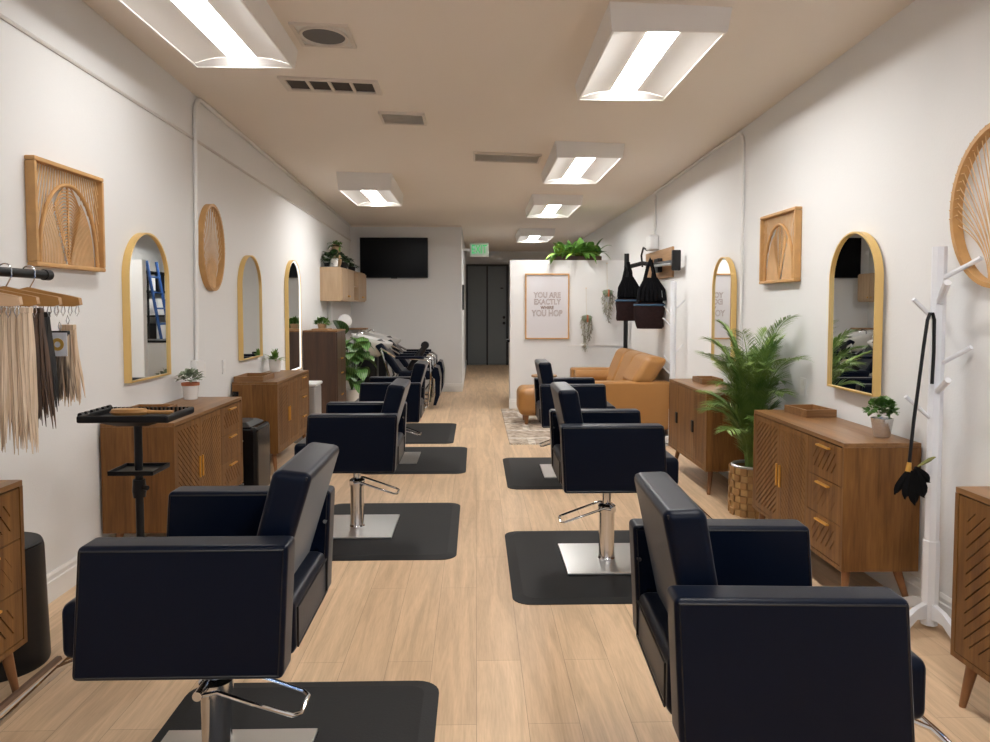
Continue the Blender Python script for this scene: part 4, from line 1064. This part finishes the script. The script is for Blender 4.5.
def shampoo(y, label, raised):
    t = thing('shampoo_lounger', label, 'shampoo chair', (-1.0, y, 0), 0, 'shampoo loungers')
    # bowl: open basin on pedestal
    mb = MB(); mb.T = Matrix.Translation((-.50, 0, .87)) @ Matrix.Rotation(R(14), 4, 'Y')
    mb.lathe([(0, -.14), (.12, -.13), (.22, -.04), (.28, .07), (.30, .10), (.30, .13), (.275, .11), (.20, -.01), (.10, -.09), (0, -.10)], n=32, sx=1.0, sy=.82); mb.T = None
    mb.build('bowl', M['ceramic'], t)
    mb = MB(); mb.box(-.68, -.40, -.13, .13, 0, .74, .03, 3); mb.build('pedestal', M['black'], t)
    mb = MB(); mb.tube([(-.70, .05, .93), (-.70, .05, 1.05), (-.64, .05, 1.08), (-.60, .05, 1.04)], .012, 8); mb.build('faucet', M['chrome'], t)
    mb = MB(); mb.hexa([(-.07, -.25, .42), (.36, -.25, .42), (.36, .25, .42), (-.07, .25, .42), (-.10, -.25, .55), (.36, -.25, .55), (.36, .25, .55), (-.10, .25, .55)], .03, 3); mb.build('seat', M['leather'], t)
    mb = MB(); mb.hexa([(-.12, -.24, .50), (.0, -.24, .50), (.0, .24, .50), (-.12, .24, .50), (-.42, -.22, .90), (-.32, -.22, .95), (-.32, .22, .95), (-.42, .22, .90)], .03, 3); mb.build('backrest', M['leather'], t)
    mb = MB(); mb.hexa([(-.40, -.14, .885), (-.32, -.14, .93), (-.32, .14, .93), (-.40, .14, .885), (-.455, -.14, .945), (-.36, -.14, .985), (-.36, .14, .985), (-.455, .14, .945)], .02, 3); mb.build('neck_rest', M['black'], t)
    for s in (-1, 1):
        mb = MB(); yy = s*.28
        mb.tube([(-.32, yy, .86), (-.12, yy, .745), (.10, yy, .72), (.30, yy, .705), (.36, yy, .66), (.37, yy, .45), (.33, yy, .05), (.25, yy, .015), (-.30, yy, .015), (-.34, yy, .06), (-.20, yy, .45), (-.32, yy, .86)], .016, 8)
        mb.build('arm_frame', M['chrome'], t)
        MB().box(-.12, .28, yy-.03, yy+.03, .715, .755, .012, 2).build('arm_pad', M['leather'], t)
    mb = MB(); mb.tube([(.30, -.28, .30), (.30, .28, .30)], .014, 8); mb.tube([(-.2, -.28, .44), (-.2, .28, .44)], .014, 8); mb.build('cross_bars', M['chrome'], t)
    mb = MB()
    pts = [(.36, .50), (.42, .60), (.47, .585), (.50, .45), (.49, .20), (.44, .06), (.40, .06), (.43, .22), (.43, .42)]
    mb.prism(pts, -.23, .23); mb.build('leg_rest', M['leather'], t, smooth=50)
    if raised:
        mb = MB(); mb.tube([(.06, -.17, .55), (.16, -.17, .70), (.27, -.17, .86)], [.045, .055, .04], 12); mb.tube([(.285, -.22, .90), (.285, -.10, .90)], .055, 16); mb.build('head_cushion', M['black'], t)
    return t
shampoo(10.55, 'nearer shampoo lounger with white bowl and raised black cushion', True)
shampoo(11.65, 'farther shampoo lounger with white bowl by the television wall', False)

# ------------------------------------------------------------------ rear right: poster, sofa, ottoman, table, rug
t = thing('framed_poster', 'framed poster with brown lettering on the white partition', 'poster', (1.0, YP, 1.445))
w, h = .31, .46
MB().ring([(-w, -h), (w, -h), (w, h), (-w, h)], [(-w+.018, -h+.018), (w-.018, -h+.018), (w-.018, h-.018), (-w+.018, h-.018)], -.03, 0).build('frame', M['bamboo'], t, smooth=0)
MB().box(-w+.017, w-.017, -.012, -.002, -h+.017, h-.017).build('print', M['paper'], t, smooth=0)
for body, z, sz, sx in (('YOU ARE', .155, .105, .86), ('EXACTLY', .06, .105, .84), ('WHERE', -.02, .06, .9), ('YOU HOP', -.10, .12, .80)):
    text(body, sz, M['ink'], t, (0, -.0135, z), (R(90), 0, 0), sx=sx, outline=.0022)
t = thing('sofa', 'tan leather sofa along right wall by the partition', 'sofa', (1.69, 8.92, 0), RW)
# local: x along wall (+x towards viewer), -y into the room; back at y=.43
MB().box(-.95, .95, -.40, .38, .11, .30, .02, 3).build('base', M['tan'], t)
for x0, x1 in ((-.80, -.005), (.005, .80)): MB().box(x0, x1, -.44, .20, .29, .45, .04, 4).build('seat_cushion', M['tan'], t)
MB().box(-.95, .95, .26, .41, .28, .61, .04, 4).build('back', M['tan'], t)
for x0, x1 in ((-.98, -.80), (.80, .98)):
    MB().box(x0, x1, -.43, .42, .10, .63, .03, 4).build('arm', M['tan'], t)
for x0, x1 in ((-.80, -.23), (-.225, .345), (.35, .98)):
    mb = MB(); zb_ = .46 if x1 < .8 else .60
    mb.hexa([(x0, -.02, zb_), (x1, -.02, zb_), (x1, .23, zb_), (x0, .23, zb_), (x0, .17, .91), (x1, .17, .91), (x1, .41, .88), (x0, .41, .88)], .07, 5); mb.build('back_cushion', M['tan'], t)
mb = MB(); mb.tube([(-.70, -.40, .53), (-.70, .10, .53)], .085, 20); mb.build('bolster', M['tan'], t)
for sx in (-1, 1):
    for yy in (-.36, .34): MB().tube([(sx*.88, yy, .115), (sx*.88, yy, .012)], [.025, .017], 12).build('leg', M['leg'], t)
t = thing('ottoman', 'tan leather ottoman with wooden legs on the rug', 'ottoman', (.80, 9.1, 0))
MB().box(-.29, .29, -.27, .27, .12, .46, .09, 6).build('cushion', M['tan'], t)
for sx in (-1, 1):
    for sy in (-1, 1): MB().tube([(sx*.19, sy*.17, .125), (sx*.19, sy*.17, .013)], [.03, .02], 12).build('leg', M['leg'], t)
t = thing('side_table', 'small wooden side table between partition and ottoman', 'table', (.92, 9.95, 0))
MB().lathe([(0, .495), (.17, .495), (.175, .505), (.17, .52), (0, .52)], n=32).build('top', M['board'], t)
for k in range(3):
    a = R(120*k+30); MB().tube([(.09*math.cos(a), .09*math.sin(a), .497), (.14*math.cos(a), .14*math.sin(a), .012)], [.013, .010], 10).build('leg', M['leg'], t)
mb = MB(); mb.box(-.86, .86, -1.32, 1.32, 0, .011, .003); r_ = mb.build('area_rug', M['rug'], smooth=0); r_.location = (1.21, 9.0, 0); tag(r_, 'distressed beige patterned rug under sofa and ottoman', 'rug')
mb = MB()
for k in range(60): 
    x = -.85+1.70*k/59; mb.box(x-.005, x+.005, -1.36, -1.32, 0, .004); mb.box(x-.005, x+.005, 1.32, 1.36, 0, .004)
mb.build('fringe', M['fringe'], r_, smooth=0)

# board with swing arm, bags, pole
t = thing('wall_board', 'wooden mounting board with black arm on right wall', 'wall rack', (WR, 8.55, 1.93), RW)
MB().box(-.62, .62, -.025, 0, -.17, .16, .004).build('board', M['board'], t)
MB().box(.02, .22, -.08, -.025, -.10, .06, .01).build('arm_bracket', M['blackm'], t)
mb = MB(); mb.tube([(.1, -.10, -.01), (1.05, -.10, -.03)], .026, 12); mb.build('near_arm', M['blackm'], t)
MB().box(1.02, 1.07, -.14, -.05, -.12, .09, .012).build('arm_pad', M['black'], t)
mb = MB(); mb.tube([(.25, -.128, -.03), (.98, -.128, -.05)], .014, 10); mb.build('gas_strut', M['grey'], t)
mb = MB(); mb.tube([(-.05, -.08, .0), (-.10, -.18, .02), (-.22, -.33, -.02)], .026, 10); mb.build('far_arm', M['blackm'], t)
MB().tube([(-.23, -.34, -.14), (-.23, -.34, .14)], .030, 14).build('arm_head', M['black'], t)
t = thing('wall_dispenser', 'white rounded device above the wooden board on right wall', 'wall fitting', (WR, 8.68, 2.12), RW)
MB().box(-.09, .09, -.12, 0, -.02, .16, .025, 3).build('body', M['white'], t)
MB().tube([(-.08, -.10, -.01), (-.20, -.12, .03), (-.26, -.13, -.06), (-.24, -.12, -.20)], .012, 8).build('hose', M['black'], t)
def bag(x, y, ztop, zbot, w, label, seed):
    rnd = random.Random(seed); H = ztop-zbot
    t = thing('tool_apron', label, 'bag', (x, y, ztop), 0, 'hanging stylist aprons')
    mb = MB(); n = 14
    lv = [(0, -.30*H, .35), (0, -.42*H, .60), (0, -.56*H, .85), (0, -.64*H, .95)]
    def sect(z, k, dep): return [mb._v((w/2*k*math.cos(2*PI*i/n)+.008*math.sin(z*40+i), dep*k*math.sin(2*PI*i/n)+.012*math.cos(i*2.3+z*30), z)) for i in range(n)]
    rings = [sect(z, k, .09) for _, z, k in lv]
    for a, b in zip(rings, rings[1:]):
        for i in range(n): mb.face([a[i], a[(i+1) % n], b[(i+1) % n], b[i]])
    mb.face(rings[0]); mb.face(rings[-1])
    for k in range(7):
        xx = w*.4*(k/6*2-1); mb.tube([(xx*.4, -.05, -.28*H), (xx, -.09, -.45*H), (xx*1.1, -.095, -.6*H)], .022, 7)
    mb.build('upper_cloth', M['denim'], t)
    mb = MB(); lv2 = [(-.63*H, 1.0), (-.70*H, 1.04), (-.85*H, 1.02), (-.97*H, .93), (-H, .85)]
    rings = [sect(z, k, .10) for z, k in lv2]
    for a, b in zip(rings, rings[1:]):
        for i in range(n): mb.face([a[i], a[(i+1) % n], b[(i+1) % n], b[i]])
    mb.face(rings[0]); mb.face(rings[-1])
    mb.build('pocket', M['brownf'], t)
    mb = MB(); mb.tube([(w/2*1.04*math.cos(2*PI*i/n), .106*math.sin(2*PI*i/n), -.66*H) for i in range(n)], .012, 6, True); mb.build('edge_trim', M['bluetrim'], t)
    mb = MB(); mb.tube([(-w*.22, -.02, -.36*H), (-w*.08, -.01, -.12*H), (0, 0, 0), (w*.08, -.01, -.12*H), (w*.22, -.02, -.36*H)], .020, 8); mb.tube([(0, -.03, -.02*H), (.03, -.05, -.2*H), (.01, -.05, -.4*H)], .022, 8); mb.build('straps', M['denim'], t)
bag(1.80, 8.78, 1.98, 1.275, .27, 'black hanging apron with brown pocket, farther from the wall', 1)
bag(1.955, 8.30, 1.98, 1.195, .335, 'black hanging apron with brown pocket and blue edge nearest the wall', 2)
t = thing('floor_stand', 'thin black pole stand between partition and hanging apron', 'stand', (2.06, 10.14, 0))
MB().tube([(0, 0, .02), (0, 0, 2.0)], .03, 12).build('pole', M['blackm'], t)
MB().lathe([(0, 0), (.06, 0), (.06, .015), (.03, .03), (0, .03)], n=24).build('base', M['blackm'], t)

# ------------------------------------------------------------------ store room behind partition (seen in the left mirror)
t = thing('storage_counter', 'white counter with black top behind the partition', 'counter', (1.27, 11.45, 0))
MB().box(-.75, .7, -.24, .24, 0, .90).build('body', M['trim'], t, smooth=0)
MB().box(-.80, .71, -.25, .25, .90, .935, .004).build('top', M['blackm'], t)
t = thing('storage_rack', 'black metal shelving holding white bins in the store area', 'shelf', (1.92, 14.3, 0))
for z in (.35, .80, 1.25, 1.70, 2.05): MB().box(-.2, .2, -.9, .9, z, z+.03).build('shelf_board', M['blackm'], t, smooth=0)
for sx in (-.19, .19):
    for yy in (-.88, 0, .88): MB().box(sx-.015, sx+.015, yy-.015, yy+.015, 0, 2.15).build('post', M['blackm'], t, smooth=0)
k = 0
for z in (.83, 1.28, 1.73):
    for yy in (-.62, -.22, .22, .62):
        o = MB().box(-.15, .15, -.16, .16, 0, .30, .01).build('storage_bin', M['white'] if (k % 3) else M['black']); o.location = (1.92, 14.3+yy, z)
        tag(o, 'storage bin standing on the black rack in the store area', 'bin', 'bins on the store rack'); k += 1
t = thing('step_ladder', 'blue ladder leaning on the black rack in the store area', 'ladder', (1.45, 13.50, 0))
for yy in (-.2, .2): MB().tube([(-.13, yy, .0), (.24, yy, 2.25)], .028, 8).build('rail', M['ladder'], t)
for k in range(7): MB().tube([(-.13+.37*(k+1)/8, -.2, 2.25*(k+1)/8), (-.13+.37*(k+1)/8, .2, 2.25*(k+1)/8)], .016, 8).build('rung', M['ladder'], t)
t = thing('wall_panel', 'slim black panel on the corridor wall beside television wall', 'wall fitting', (-.24, 13.0, 1.58))
MB().box(0, .03, -.12, .12, -.20, .24, .004).build('cover', M['black'], t)

# ------------------------------------------------------------------ world, camera
wd = bpy.data.worlds.new('sky'); scn.world = wd; wd.use_nodes = True
bg = wd.node_tree.nodes['Background']; bg.inputs['Color'].default_value = (.36, .58, 1, 1); bg.inputs['Strength'].default_value = .55
cam = bpy.data.cameras.new('camera'); co = bpy.data.objects.new('camera', cam); COL.objects.link(co)
cam.sensor_width = 36; cam.lens = 740*36/990; cam.shift_y = -.0291; cam.clip_start = .05; cam.clip_end = 100
co.location = (0, 0, 1.45); co.rotation_euler = (R(90-2.8), 0, R(-1.4708))
scn.camera = co
vs = scn.view_settings; vs.view_transform = 'Standard'; vs.look = 'None'; vs.gamma = 1; vs.use_curve_mapping = False; vs.exposure = 1.06
scn.cycles.max_bounces = 10; scn.cycles.diffuse_bounces = 5; scn.cycles.glossy_bounces = 5; scn.cycles.use_denoising = True
scn.cycles.sample_clamp_indirect = 8
